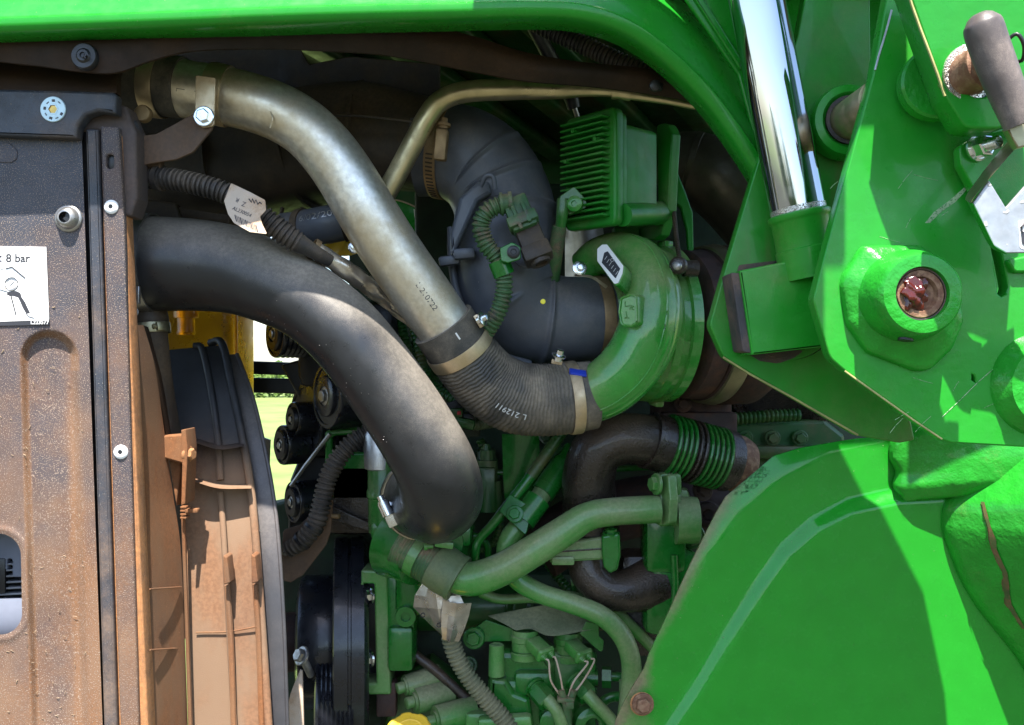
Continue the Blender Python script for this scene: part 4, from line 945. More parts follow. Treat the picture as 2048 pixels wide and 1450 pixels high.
obj("runner_boss", lp(1416, 1030, .3, (-.3, -.9, 0), [(-14, 26), (0, 26), (2, 22), (2, 12), (-8, 10), (-8, 0)], 28), M['rust'], ml)
bolt(1150, 1160, .3, 18, M['engine'], ml, ax=(.9, -.3, .1), h=22)
bolt(1405, 980, .29, 15, M['rust'], ml, ax=(.3, -.9, .2))
bolt(1384, 1072, .28, 18, M['inner'], ml)

# ------------------------------------------------------------------ outlet post and green coolant pipe
op = thing("coolant_outlet_post", "green coolant outlet post with bolted flange cap", "outlet", P(1340, 1240, .26))
obj("post_column", merge(bxp(1333, 1085, .245, 84, 130, 90, .01), bxp(1345, 1190, .25, 110, 170, 90, .012)), M['engine'], op)
obj("post_knuckle", merge(bxp(1362, 1020, .24, 44, 90, 70, .012), lp(1350, 1040, .24, (-1, 0, 0), [(-44, 46), (0, 48), (0, 0)], 36)), M['dusty'], op)
obj("column_rib", tube(Path([(1348, 1110, .24, 7), (1350, 1180, .24, 7), (1342, 1250, .24, 7)], .004), 10), M['engine'], op)
FC = Plane(1322, 1000, .225, (-.93, -.36, 0))
obj("flange_cap", plate(rnd([(1322, 952, 8), (1336, 948, 8), (1340, 1000), (1338, 1048, 10), (1322, 1054, 10), (1300, 1042, 12), (1296, 1010, 6), (1310, 980, 4)], 6), FC, .012, .002), M['dusty'], op)
obj("flange_body", merge(bxp(1342, 970, .222, 46, 48, 60, .006), bxp(1340, 1020, .222, 48, 68, 60, .006)), M['dusty'], op)
bolt(1313, 968, .218, 15, M['dusty'], op, ax=(-.93, -.36, .05), h=14)
gp = thing("coolant_pipe", "thick glossy green coolant pipe rising to the outlet post", "pipe", P(920, 1185, .22))
pgp = Path([(884, 1146, .225, 32), (906, 1150, .222, 34), (944, 1158, .216, 34), (1000, 1140, .208, 33), (1060, 1106, .205, 32), (1120, 1068, .207, 31), (1172, 1035, .21, 29), (1220, 1024, .212, 28), (1316, 1018, .222, 28)], .003)
obj("pipe_body", tube(pgp, 40), M['dusty'], gp)
obj("rubber_sleeve", tube(Path([(800, 1088, .24, 42), (840, 1112, .232, 43), (880, 1136, .224, 44), (904, 1150, .22, 44)], .0012), 44, lambda x, th, L: .0005 * sin(x * 2 * pi / .004)), M['gcond'], gp)
obj("sleeve_cuff", tube(Path([(872, 1128, .226, 47), (892, 1142, .222, 48), (918, 1158, .218, 46)], .002), 44, lambda x, th, L: .0012 if x > L - .006 else 0), M['cuff'], gp)
o = obj("hose_clamp", lathe(P(838, 1110, .232), (P(880, 1136, .224) - P(800, 1088, .24)), [(-.006, .0265), (-.006, .028), (.006, .028), (.006, .0265)], 44, close=True), M['dusty'], gp)
obj("clamp_screw", merge(bxp(888, 1090, .195, 38, 14, 20, .002, roll=-8), lp(866, 1092, .205, (-.9, -.2, 0), [(0, 5), (12, 5), (12, 8), (18, 8), (18, 0)], 14)), M['dusty'], o)

# ------------------------------------------------------------------ thermostat housing and water neck
th_ = thing("thermostat_housing", "green cast thermostat housing under the big black hose", "housing", P(800, 1200, .3))
obj("neck_tube", lathe(P(771, 930, .27), (0, 0, -1), [(-.01, .0225), (.03, .0225), (.032, .024), (.04, .024), (.042, .022), (.085, .0215), (.085, 0)], 36), M['engine'], th_)
obj("aluminium_cap", lathe(P(763, 870, .268), (0, 0, -1), [(-.006, 0), (-.006, .02), (0, .023), (.042, .0215), (.044, .018)], 36), M['alu'], th_)
obj("housing_flange", merge(bxp(782, 1062, .25, 84, 34, 60, .005), bxp(792, 1090, .252, 96, 44, 70, .008)), M['engine'], th_)
obj("housing_body", plate(rnd([(742, 1068, 8), (860, 1064), (946, 1056, 6), (944, 1100, 14), (925, 1150, 20), (870, 1190, 20), (830, 1180, 14), (770, 1110, 10), (744, 1108, 6)], 8), .262, .09, .012), M['engine'], th_)
obj("outlet_collar", lathe(P(842, 1106, .25), (P(800, 1088, .27) - P(880, 1136, .224)), [(-.004, .03), (-.004, .041), (.004, .043), (.02, .044), (.04, .05), (.04, 0)], 40), M['engine'], th_)
obj("upper_flange", merge(bxp(905, 1072, .245, 76, 46, 60, .006), lp(882, 1086, .24, (0, -1, 0), [(-30, 46), (0, 44), (2, 0)], 30)), M['engine'], th_)
obj("front_block", merge(bxp(800, 1240, .3, 60, 190, 60, .006), bxp(820, 1180, .285, 62, 110, 50, .01), bxp(800, 1300, .29, 52, 90, 40, .006)), M['engine'], th_)
obj("block_boss", lp(812, 1232, .284, (0, -1, 0), [(-4, 22), (8, 20), (8, 10), (0, 9), (0, 0)], 24), M['engine'], th_)

# ------------------------------------------------------------------ engine block behind
en = thing("engine_block", "green engine block, colour darkened as shade, behind the pipes and turbo", "engine", P(1200, 1450, .5))
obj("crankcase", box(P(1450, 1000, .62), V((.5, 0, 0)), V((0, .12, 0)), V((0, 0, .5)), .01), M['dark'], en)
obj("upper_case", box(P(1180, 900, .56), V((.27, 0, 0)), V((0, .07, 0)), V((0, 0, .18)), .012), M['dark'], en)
obj("lower_dark_plate", plate([(535, 1010), (585, 1000), (620, 960), (660, 900), (860, 900), (860, 1520), (535, 1520)], .47, .05, .004), M['dark'], en)  # dark plate closing the open view behind the crank pulley
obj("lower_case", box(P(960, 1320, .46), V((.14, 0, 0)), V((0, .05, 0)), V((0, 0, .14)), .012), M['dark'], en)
obj("rear_dark_wall", box(P(1500, 620, .9), V((.78, 0, 0)), V((0, .02, 0)), V((0, 0, .5)), .004), M['dark'], en)  # added wall that keeps the unlit far side of the bay dark
obj("front_dark_wall", box(P(-300, 600, .8), V((.72, 0, 0)), V((0, .02, 0)), V((0, 0, .62)), .004), M['duct'], en)  # added wall that keeps the bay dark behind the radiator
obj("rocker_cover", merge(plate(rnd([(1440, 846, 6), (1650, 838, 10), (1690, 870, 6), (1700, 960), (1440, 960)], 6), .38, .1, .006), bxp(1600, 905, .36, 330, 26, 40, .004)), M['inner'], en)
for px in (1490, 1545, 1600): bolt(px, 876, .372, 11, M['inner'], en)
obj("injector_line", tube(Path([(960, 945, .33, 6), (1060, 944, .33, 6), (1180, 940, .33, 6), (1310, 934, .34, 6), (1400, 930, .36, 6)], .004), 10), M['engine'], en)
obj("rocker_conduit", tube(Path([(1470, 838, .36, 12), (1540, 832, .36, 12), (1600, 830, .36, 12)], .0012), 14, corr(.006, .001)), M['inner'], en)
obj("lifting_plate", loft([(1004, 868, .3), (1010, 1000, .31), (1030, 1010, .33)], [(1078, 868, .3), (1082, 1000, .31), (1070, 1012, .33)], 20, 6, .004, .004), M['engine'], en)
obj("sensor_stack", merge(lp(974, 900, .33, (0, 0, -1), [(-12, 6), (0, 8), (0, 14), (20, 14), (20, 22), (60, 22), (60, 30), (120, 32), (120, 0)], 20), bxp(968, 980, .31, 46, 90, 40, .004)), M['inner'], en)
obj("side_boxes", merge(bxp(990, 830, .32, 60, 30, 40, .004), bxp(935, 850, .3, 50, 50, 40, .004), bxp(1010, 790, .38, 200, 60, 40, .008)), M['dark'], en)
obj("tiny_plug", merge(bxp(912, 826, .25, 26, 18, 20, .002), bxp(920, 845, .25, 60, 22, 24, .004, roll=-12)), M['inner'], en)
obj("red_tab", bxp(918, 826, .247, 8, 8, 6, .001), mat("red_plastic_tab", (.4, .02, .03), .5), en)
obj("oil_gallery", merge(lp(1000, 1210, .4, (1, 0, 0), [(-160, 50), (60, 50), (66, 40), (66, 0)], 30), bxp(960, 1250, .4, 170, 50, 40, .006)), M['inner'], en)
bolt(1032, 1214, .36, 18, M['inner'], en, ax=(.5, -.8, 0))
obj("hoist_ring", tube(Path([(918, 1090, .3, 7), (950, 1072, .3, 7), (974, 1090, .3, 7), (976, 1130, .3, 7)], .003), 10), M['engine'], en)
obj("drain_line", tube(Path([(960, 1185, .3, 10), (1000, 1198, .3, 10), (1060, 1196, .3, 10), (1110, 1200, .3, 10)], .004), 14), M['dusty'], en)
obj("block_strut", bxp(905, 1130, .35, 14, 120, 30, .003, roll=20), M['inner'], en)
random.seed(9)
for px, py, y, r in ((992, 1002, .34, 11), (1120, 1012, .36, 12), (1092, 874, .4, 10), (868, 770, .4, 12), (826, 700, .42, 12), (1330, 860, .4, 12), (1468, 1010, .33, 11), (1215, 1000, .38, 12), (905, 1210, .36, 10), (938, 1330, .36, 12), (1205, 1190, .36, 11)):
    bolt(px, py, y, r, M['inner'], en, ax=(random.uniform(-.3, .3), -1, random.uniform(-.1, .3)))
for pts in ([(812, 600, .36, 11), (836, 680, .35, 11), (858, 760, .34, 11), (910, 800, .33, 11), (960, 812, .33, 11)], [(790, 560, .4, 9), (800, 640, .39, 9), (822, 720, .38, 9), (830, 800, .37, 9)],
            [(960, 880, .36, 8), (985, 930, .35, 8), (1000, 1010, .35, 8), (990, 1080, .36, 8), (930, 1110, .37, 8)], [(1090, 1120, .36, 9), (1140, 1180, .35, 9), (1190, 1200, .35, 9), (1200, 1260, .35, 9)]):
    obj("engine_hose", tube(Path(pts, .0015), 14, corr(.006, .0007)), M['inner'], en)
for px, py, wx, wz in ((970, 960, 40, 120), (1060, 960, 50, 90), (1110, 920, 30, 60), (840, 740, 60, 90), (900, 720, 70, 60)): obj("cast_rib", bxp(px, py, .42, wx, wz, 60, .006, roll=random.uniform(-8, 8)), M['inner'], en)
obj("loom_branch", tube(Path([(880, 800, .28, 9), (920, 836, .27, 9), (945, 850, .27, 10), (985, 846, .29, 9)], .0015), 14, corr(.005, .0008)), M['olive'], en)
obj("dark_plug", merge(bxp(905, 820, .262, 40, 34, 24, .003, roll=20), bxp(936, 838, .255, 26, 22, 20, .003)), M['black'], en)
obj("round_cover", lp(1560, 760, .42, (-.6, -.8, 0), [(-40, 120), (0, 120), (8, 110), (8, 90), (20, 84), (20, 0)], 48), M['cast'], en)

# ------------------------------------------------------------------ thin green lines with clamp plate
l1 = thing("fuel_line", "thin green bent fuel line with braided upper end", "pipe", P(960, 1140, .25))
pl1 = Path([(1126, 862, .27, 11), (1090, 912, .262, 11), (1056, 960, .256, 11), (1020, 1006, .252, 11), (988, 1046, .25, 10), (958, 1080, .25, 9), (951, 1104, .25, 9), (950, 1140, .26, 9)], .002)
obj("line_tube", tube(pl1, 18), M['engine'], l1)
obj("braided_sleeve", tube(pl1, 20, lambda x, th, L: .0006 + .0004 * sin(x * 2 * pi / .003 + 4 * th), f0=0, f1=.33), M['inner'], l1)
l2 = thing("return_pipe", "long green return pipe with dusty bend passing under the coolant pipe", "pipe", P(1250, 1380, .24))
pl2 = Path([(1150, 900, .29, 20), (1112, 950, .28, 20), (1072, 1004, .262, 20), (1040, 1048, .25, 20), (1016, 1082, .244, 20), (1014, 1120, .244, 20), (1034, 1158, .244, 20), (1080, 1186, .242, 20), (1140, 1206, .24, 20), (1200, 1230, .238, 20), (1240, 1266, .238, 20), (1260, 1312, .24, 20), (1262, 1370, .246, 20), (1250, 1460, .25, 20)], .003)
obj("pipe_body", tube(pl2, 28), M['dusty'], l2)
obj("thick_sleeve", tube(pl2, 28, lambda x, th, L: .0035 if x > .02 else .0015 + .0005 * sin(x * 2500), f0=0, f1=.125), M['engine'], l2)
obj("sleeve_ferrule", tube(pl2, 28, lambda x, th, L: .0028, f0=.125, f1=.15), M['engine'], l2)
cpn = Plane(1036, 1022, .235, (-.15, -.95, .25))
cpl = obj("clamp_plate", plate(rnd([(1020, 988, 4), (1064, 1014, 5), (1052, 1072, 5), (998, 1022, 4)], 4), cpn, .006, .001), M['engine'], l2)
obj("saddle_wrap", tube(Path([(1076, 998, .254, 27), (1044, 1042, .243, 27)], .003), 28), M['engine'], l2)
bolt(1030, 1028, .23, 12, M['engine'], l2, ax=(-.15, -.95, .25))
l3 = thing("slim_return_line", "slimmer green line running just above the dusty return pipe", "pipe", P(1300, 1290, .28))
obj("line_tube", tube(Path([(1130, 1192, .28, 12), (1180, 1202, .278, 12), (1224, 1216, .275, 12), (1256, 1246, .275, 12), (1290, 1280, .28, 12), (1330, 1320, .285, 12)], .003), 18), M['dusty'], l3)

# ------------------------------------------------------------------ foil wrapped conduit
fb = thing("foil_boot", "torn silver foil boot hanging over a green conduit", "boot", P(885, 1280, .26))
fp = Path([(862, 1180, .25, 40), (872, 1205, .25, 42), (888, 1235, .25, 36), (896, 1278, .255, 30)], .002)
random.seed(21); RT = [[random.uniform(-1, 1) for _ in range(12)] for _ in range(12)]
def crump(nu, nv, k, base=1.0): return lambda u, v: base * sin(pi * v) + k * RT[int(round(u * (nu - 1))) % 12][int(round(v * (nv - 1))) % 12]
obj("foil_wrap", loft([(844, 1168, .235), (824, 1206, .24), (846, 1236, .245), (884, 1272, .245)], [(898, 1178, .23), (930, 1200, .228), (920, 1226, .228), (900, 1268, .24)], 6, 5, .011, .0006, crump(6, 5, .22)), M['foil'], fb, 8)
obj("foil_flap", loft([(886, 1200, .218), (882, 1240, .22), (884, 1279, .226)], [(943, 1207, .226), (934, 1246, .228), (918, 1282, .23)], 4, 5, .009, .0006, crump(4, 5, .45, .7)), M['foil'], fb, 8)
for px, py in ((846, 1230), (878, 1250)): obj("foil_staple", lp(px, py, .227, (0, -1, 0), [(0, 5), (1.5, 5), (1.5, 3), (0, 3)], 14), M['black'], fb)
obj("boot_conduit", tube(Path([(900, 1270, .25, 17), (910, 1305, .25, 17), (930, 1345, .25, 16), (965, 1390, .25, 17), (1000, 1430, .25, 17), (1025, 1465, .25, 17)], .001), 22, corr(.0055, .0012)), M['olive'], fb)

# ------------------------------------------------------------------ high pressure pump
pu = thing("injection_pump", "green twin solenoid injection pump with hexagon pipe nuts", "pump", P(1080, 1450, .3))
obj("pump_body", merge(plate(rnd([(985, 1300, 10), (1090, 1302, 6), (1112, 1330, 6), (1110, 1470), (978, 1470), (976, 1360, 6)], 8), .285, .09, .01), bxp(1010, 1420, .275, 70, 120, 40, .01), bxp(1150, 1390, .29, 90, 180, 60, .01)), M['engine'], pu)
obj("front_step", merge(plate(rnd([(980, 1356, 6), (1012, 1360, 4), (1030, 1386, 8), (1060, 1398, 8), (1070, 1470), (974, 1470)], 4), .268, .05, .006), bxp(1068, 1370, .272, 80, 50, 40, .008)), M['engine'], pu)
obj("pump_post", lp(993, 1290, .275, (0, 0, -1), [(0, 0), (0, 8), (-2, 12), (0, 15), (60, 17), (60, 0)], 24), M['dusty'], pu)
for i, (px, py, y) in enumerate(((1050, 1258, .285), (1136, 1262, .305))):
    so_ = obj("solenoid", lp(px, py, y, (0, 0, -1), [(0, 26), (10, 27), (12, 29), (22, 29), (24, 27), (44, 27), (46, 29), (58, 28), (58, 0)], 36), M['dusty'], pu)
    q_ = s(y); obj("solenoid_band", lathe(P(px, py + 40, y), (0, 0, -1), [(0, 27.6 * q_), (0, 28.6 * q_), (2 * q_, 28.6 * q_), (2 * q_, 27.6 * q_)], 36, close=True), M['inner'], so_)
    a = V((.55, -.6, -.35)).normalized(); bx_ = V((.75, .65, .05)).normalized(); by_ = a.cross(bx_)
    c = P(px + (28 if i == 0 else 18), py + 38, y - .03)
    obj("plug_shell", merge(box(c, bx_ * .0105, by_ * .0068, a * .014, .002), box(c + a * .012, bx_ * .0128, by_ * .0085, a * .004, .0035, 3)), M['dusty'], so_)
    for u in (-.006, .006): obj("plug_seal", lathe(c + a * .0155 + bx_ * u, a, [(0, .0055), (.0015, .0052), (.0015, .0042), (.003, .004), (.003, .0028), (.005, .0025), (.005, 0)], 18), M['dusty'], so_)
    e0, e1 = c + a * .02 + bx_ * -.006, c + a * .02 + bx_ * .006
    J = P(1124, 1392, .245) if i == 0 else P(1140, 1392, .245)
    for e, off in ((e0, -.002), (e1, .002)):
        mid = e.lerp(J, .5) + V((off * 2, -.004, -.002)); pts = [V(q) for q in cat([list(e), list(e + a * .006), list(mid), list(J + V((off, 0, 0)))], 8)]
        obj("plug_wire", stroke(pts, .0012, 7), M['tag'], so_)
obj("wire_sleeve", merge(stroke([P(1122, 1380, .243), P(1132, 1412, .243)], .0045, 10), stroke([P(1148, 1380, .245), P(1138, 1412, .245)], .0045, 10), stroke([P(1134, 1408, .244), P(1134, 1470, .25)], .006, 12)), M['gcond'], pu)
obj("wire_tie", merge(bxp(1132, 1402, .236, 34, 8, 22, .001), bxp(1140, 1412, .235, 16, 14, 14, .001)), M['gcond'], pu)
for px, py, y, pp in ((1080, 1386, .262, [(1092, 1396, .25, 13), (1112, 1420, .245, 13), (1124, 1450, .245, 13), (1128, 1480, .25, 13)]), (1160, 1374, .27, [(1172, 1386, .255, 13), (1194, 1410, .25, 13), (1222, 1440, .25, 13), (1250, 1480, .25, 13)])):
    a = V((.6, -.7, -.5)).normalized()
    obj("pipe_nut", merge(lathe(P(px, py, y) - a * .012, a, [(0, .014), (.003, .014), (.003, .0115), (.006, .0115)], 24), lathe(P(px, py, y) - a * .006, a, [(0, 0), (0, .0125), (.001, .0135), (.022, .0135), (.024, .0115), (.024, 0)], 6), lathe(P(px, py, y) + a * .017, a, [(0, .0085), (.006, .0075), (.006, 0)], 20)), M['engine'], pu)
    obj("pressure_pipe", tube(Path(pp, .003), 20), M['dusty'], pu)
obj("side_fitting", merge(lp(1190, 1356, .3, (1, -.1, 0), [(-20, 20), (0, 20), (0, 16), (6, 16)], 20), lp(1204, 1354, .298, (1, -.1, 0), [(0, 0), (0, 21), (18, 21), (18, 0)], 6), lp(1222, 1353, .297, (1, -.1, 0), [(0, 10), (34, 9), (34, 0)], 16)), M['engine'], pu)
obj("side_loop", tube(Path([(1260, 1392, .3, 10), (1218, 1396, .298, 10), (1200, 1416, .298, 10), (1210, 1450, .3, 10)], .003), 16), M['engine'], pu)
obj("side_pin", lp(1246, 1360, .28, (0, 0, -1), [(0, 0), (0, 8), (60, 8), (60, 0)], 14), M['dusty'], pu)
obj("low_fitting", merge(lp(1106, 1446, .26, (0, -1, 0), [(-20, 28), (0, 26), (4, 18), (4, 0)], 28), lp(1184, 1450, .26, (.2, -1, 0), [(-20, 36), (0, 34), (6, 24), (6, 16), (0, 14)], 30)), M['engine'], pu)
pc_ = thing("pump_shield", "dusty flat sheet shield bent over the pump solenoids", "shield", P(1080, 1290, .28))
obj("shield_top", loft([(976, 1232, .292), (1058, 1216, .3), (1120, 1208, .304), (1180, 1226, .306)], [(1032, 1261, .266), (1062, 1258, .268), (1104, 1272, .264), (1190, 1258, .27)], 40, 8, -.002, .002), M['sheet'], pc_)
obj("shield_side", plate(rnd([(1172, 1242, 3), (1198, 1250, 4), (1198, 1272), (1208, 1282, 4), (1206, 1302, 4), (1200, 1304, 3), (1160, 1268)], 3), .27, .003, .0008), M['engine'], pc_)
obj("shield_leg", plate(rnd([(972, 1240), (1032, 1260), (1034, 1282), (960, 1284), (940, 1294, 4), (932, 1268, 4)], 3), .29, .003, .0006), M['engine'], pc_)
bolt(948, 1276, .286, 15, M['engine'], pc_, ax=(-.1, -1, .1))

# ------------------------------------------------------------------ timing cover, oil cap
tcv = thing("timing_cover", "green timing cover with three barrel bosses and star bolts", "cover", P(860, 1450, .33))
obj("cover_plate", plate(rnd([(790, 1360, 20), (860, 1320, 10), (900, 1350), (990, 1440, 10), (1020, 1480), (760, 1480)], 10), .34, .04, .008), M['inner'], tcv)
obj("cover_rail", tube(Path([(830, 1310, .32, 10), (870, 1340, .315, 10), (920, 1385, .312, 10), (960, 1425, .312, 10), (1000, 1460, .312, 10)], .004), 12), M['cast'], tcv)
for (a, b, r) in (((812, 1372, .31), (880, 1350, .33), 22), ((830, 1402, .3), (900, 1382, .325), 26), ((872, 1440, .285), (946, 1420, .31), 28)):
    pth = Path([(*a, r), (*b, r)], .004); d = (P(*a) - P(*b)).normalized()
    o = obj("barrel_boss", tube(pth, 30), M['dusty'], tcv)
    obj("boss_bolt", merge(lathe(P(*a), d, [(0, .012), (.003, .012), (.003, .007)], 24), lathe(P(*a) + d * .003, d, [(0, .0075), (.009, .0075), (.01, .006), (.01, 0)], 12)), M['dusty'], o)
obj("boss_plate", merge(bxp(1010, 1450, .25, 110, 30, 30, .006, roll=4), bxp(960, 1452, .28, 60, 50, 40, .006)), M['dusty'], tcv)
oc = thing("oil_filler_cap", "yellow scalloped oil filler cap at the bottom edge", "cap", P(820, 1480, .2))
vs, fs = [], []; q = s(.2); O_ = P(819, 1466, .2); n = 72
capn = (.05, -.6, .8)
prof = [(0, 0), (0, 28), (1, 30), (0, 32), (-1, 43), (-5, 47), (-24, 48), (-24, 0)]
a, b, c = frame(capn)
for t, r in prof:
    for k in range(n):
        th = 2 * pi * k / n; sc_ = 1.06 if r > 40 and (k % 9) < 5 else 1
        vs.append(O_ + c * t * q + (a * cos(th) + b * sin(th)) * r * sc_ * q)
for i in range(len(prof) - 1):
    for k in range(n): fs.append((i * n + k, i * n + (k + 1) % n, (i + 1) * n + (k + 1) % n, (i + 1) * n + k))
obj("cap_body", (vs, fs), M['yel'], oc, 25)
obj("cap_ring", lathe(O_, capn, [(.0005, 14 * q), (.0012, 15 * q), (.0005, 16 * q)], 32), M['yel'], oc)

# ------------------------------------------------------------------ pulleys, belt, brackets
XA = V((-.8, -.6, 0)).normalized()
def pulley(nm, label, px, py, y, r, w, m, hub=.45, grooves=5, group="belt pulleys beside the fan", hubm=None, flat=False):
    q = s(y); t = thing(nm, label, "pulley", P(px, py + r, y), group); O = P(px, py, y); W = w * q; R = r * q
    pr = [(0, R * hub), (0, R * .86), (.002, R * .88), (.002, R * .97), (0, R), (-.003, R)]
    for k in range(grooves * 4 + 1):
        x = -.003 - (W - .006) * k / (grooves * 4); pr.append((x, R - (0 if flat else (.0018 if k % 4 == 2 else (.0009 if k % 2 else 0)))))
    pr += [(-W, R), (-W, R * .5)]
    obj("rim", lathe(O, XA, pr, 56), m, t)
    h = obj("hub", lathe(O, XA, [(-.004, R * hub * 1.05), (.004, R * hub), (.006, R * hub * .9), (.006, R * hub * .5), (.003, R * hub * .45), (.003, 0)], 36), hubm or m, t)
    obj("hub_bolt", hexhead(O + XA * .003, XA, R * .2, R * .16), M['steel'], h)
    return t
pulley("idler_pulley", "topmost black ribbed idler pulley against the sky gap", 552, 668, .34, 48, 60, M['pulley'], .7)
pulley("idler_pulley", "largest black idler pulley tucked under the big hose", 655, 792, .31, 66, 110, M['pulley'], .62, flat=True)
pulley("idler_pulley", "small smooth idler with a pale hub face above the lowest idler", 588, 838, .36, 34, 40, M['pulley'], .7, flat=True, hubm=M['black'])
pulley("idler_pulley", "small idler nearest the bright field with a steel rim", 566, 890, .37, 40, 44, M['pulley'], .75, flat=True)
pulley("idler_pulley", "lowest small idler just above the brown bracket plate", 588, 1004, .36, 42, 46, M['pulley'], .7, flat=True)
pulley("idler_pulley", "tall black tensioner wheel behind the small idlers", 612, 840, .385, 74, 40, M['pulley'], .5)
tn = thing("tensioner_arm", "flat black belt tensioner arm leaning between the idlers", "tensioner", P(620, 1000, .4))
obj("arm_plate", plate(rnd([(560, 730, 6), (615, 715, 6), (640, 770), (665, 850), (650, 960), (600, 1060), (575, 1060), (580, 960), (620, 860), (600, 800)], 8), .4, .02, .003), M['black'], tn)
obj("alternator_case", merge(bxp(690, 690, .36, 200, 180, 120, .02), bxp(700, 830, .4, 150, 200, 100, .01), bxp(640, 970, .43, 90, 200, 80, .01)), M['black'], tn)
blt = thing("drive_belt", "thin black ribbed drive belt crossing between the pulleys", "belt", P(620, 960, .38))
obj("belt_run", merge(stroke([P(660, 868, .335), P(612, 930, .345), P(582, 972, .352)], .0028, 6)), M['steel'], blt)
0 and obj("belt_loop", merge(bxp(560, 745, .36, 40, 60, 40, .003, roll=20)), M['belt'], blt)
bk = thing("accessory_bracket", "pale green angular bracket frame behind the black conduit", "bracket", P(680, 960, .34))
obj("bracket_frame", plate(rnd([(650, 862, 8), (740, 852, 6), (770, 880), (770, 1000), (648, 1000)], 5), .34, .02, .003, [rnd([(664, 872, 8), (738, 868, 6), (738, 905, 3), (664, 905, 3)], 5)]), M['engine'], bk)
obj("cast_body", box(P(712, 990, .37), V((.035, 0, 0)), V((0, .03, 0)), V((0, 0, .05)), .01), M['cast'], bk)
obj("cast_ledge", plate([(660, 1010), (745, 1048), (745, 1066), (660, 1040)], .33, .03, .002), M['cast'], bk)
cc = thing("black_wire_conduit", "black corrugated conduit arching behind the big hose's inner bend", "conduit", P(620, 1110, .27))
pcc = Path([(745, 862, .27, 18), (712, 880, .265, 18), (680, 912, .26, 18), (656, 956, .258, 18), (644, 1004, .256, 18), (632, 1046, .255, 18), (606, 1080, .255, 17), (576, 1100, .26, 15)], .001)
obj("conduit_skin", tube(pcc, 22, corr(.0062, .0013)), M['cond'], cc)
for f in (.76, .88): obj("tie_strap", lathe(*pcc.at(f)[:2], [(-.002, .0115), (-.002, .013), (.002, .013), (.002, .0115)], 22, close=True), M['black'], cc)
bpl = thing("bracket_plate", "brown dusty steel plate carrying the black conduit ties", "bracket", P(610, 1160, .28))
obj("plate_sheet", plate(rnd([(655, 960, 3), (668, 962, 3), (662, 1060, 3), (652, 1090, 4), (606, 1150, 8), (582, 1165, 6), (560, 1160), (566, 1060, 10), (600, 1050), (640, 1010)], 4), .275, .004, .0008), M['brack'], bpl)
obj("plate_stud", lp(668, 1032, .262, (1, -.3, 0), [(-4, 5), (12, 5), (12, 0)], 12), M['bronze'], bpl)
obj("plate_rivet", lp(570, 1106, .27, (0, -1, 0), [(0, 6), (3, 5), (4, 0)], 14), M['zinc'], bpl)
cr = thing("crank_pulley", "large double banded black crank pulley by the green mounting frame", "pulley", P(690, 1450, .3))
O = P(735, 1276, .4); R = .141; AX = V((-.985, -.17, 0)).normalized()
obj("damper_ring", lathe(O, AX, [(.0, .06), (.0, R - .01), (.004, R - .003), (.006, R), (.022, R), (.023, R - .003), (.026, R - .003), (.027, R), (.044, R), (.046, R - .004), (.046, R - .02), (.04, R - .03), (.04, .05)], 120), M['pulley'], cr)
obj("inner_drum", lathe(O, AX, [(.04, .088), (.05, .09), (.085, .09), (.092, .086), (.096, .07), (.096, .03)], 90), M['pulley'], cr)
obj("drum_nose", lathe(O, AX, [(.09, .04), (.12, .04), (.12, 0)], 40), M['rust'], cr)
rp = thing("ribbed_pulley", "lowest many grooved black pulley with open steel face", "pulley", P(640, 1460, .28))
O = P(650, 1406, .32); R = .062; pr = [(.006, .03), (.006, .046), (.008, .05), (.012, .052), (.012, R - .004), (.01, R)]
for k in range(33): pr.append((.008 - .045 * k / 32, R - (.0022 if k % 4 == 2 else (.001 if k % 2 else 0))))
obj("rim", lathe(O, AX, pr, 80), M['pulley'], rp)
obj("face_web", lathe(O, AX, [(.0, .05), (.002, .02), (.01, .018), (.01, 0)], 40), M['steel'], rp)
for k in range(3):
    a, b, c = frame(AX); th = k * 2.1 + .6; d = a * cos(th) + b * sin(th); obj("face_spoke", box(O + AX * .006 + d * .032, AX * .006, AX.cross(d) * .012, d * .018, .002), M['steel'], rp)
obj("tension_bolt", merge(hexhead(P(604, 1312, .27), (-.6, -.6, .4), .0085, .009), stroke([P(606, 1316, .272), P(622, 1350, .29)], .005, 10)), M['steel'], rp)
gd = thing("belt_guard", "dull tan plate wedge standing beside the fan rim", "guard", P(590, 1450, .24))
obj("guard_sheet", loft([(600, 1340, .25), (578, 1400, .24), (572, 1475, .235)], [(604, 1342, .25), (606, 1400, .24), (608, 1475, .235)], 12, 5, .001, .004), M['tag'], gd)
mf = thing("mounting_frame", "dusty green upright mounting frame with two bright bolts", "frame", P(745, 1390, .3))
obj("frame_sheet", plate(rnd([(722, 1140, 5), (775, 1142, 6), (781, 1390, 4), (722, 1390)], 4), .3, .05, .003, [rnd([(726, 1168, 3), (748, 1168, 3), (752, 1366, 3), (726, 1366, 3)], 3)]), M['dusty'], mf)
obj("frame_back", bxp(735, 1265, .34, 50, 230, 20, .002), M['black'], mf)
for py in (1190, 1316): bolt(741, py, .305, 12, M['zinc'], mf, ax=(-.85, -.5, 0), h=13)
obj("frame_shield", bxp(772, 1400, .31, 40, 70, 30, .003), M['rust'], mf)
ch = solo("chassis_rail", "dark green chassis rail running below the engine", "rail", plate(rnd([(300, 1620), (2300, 1620), (2300, 2000), (300, 2000)], 6), .2, .08, .006), M['dark'])
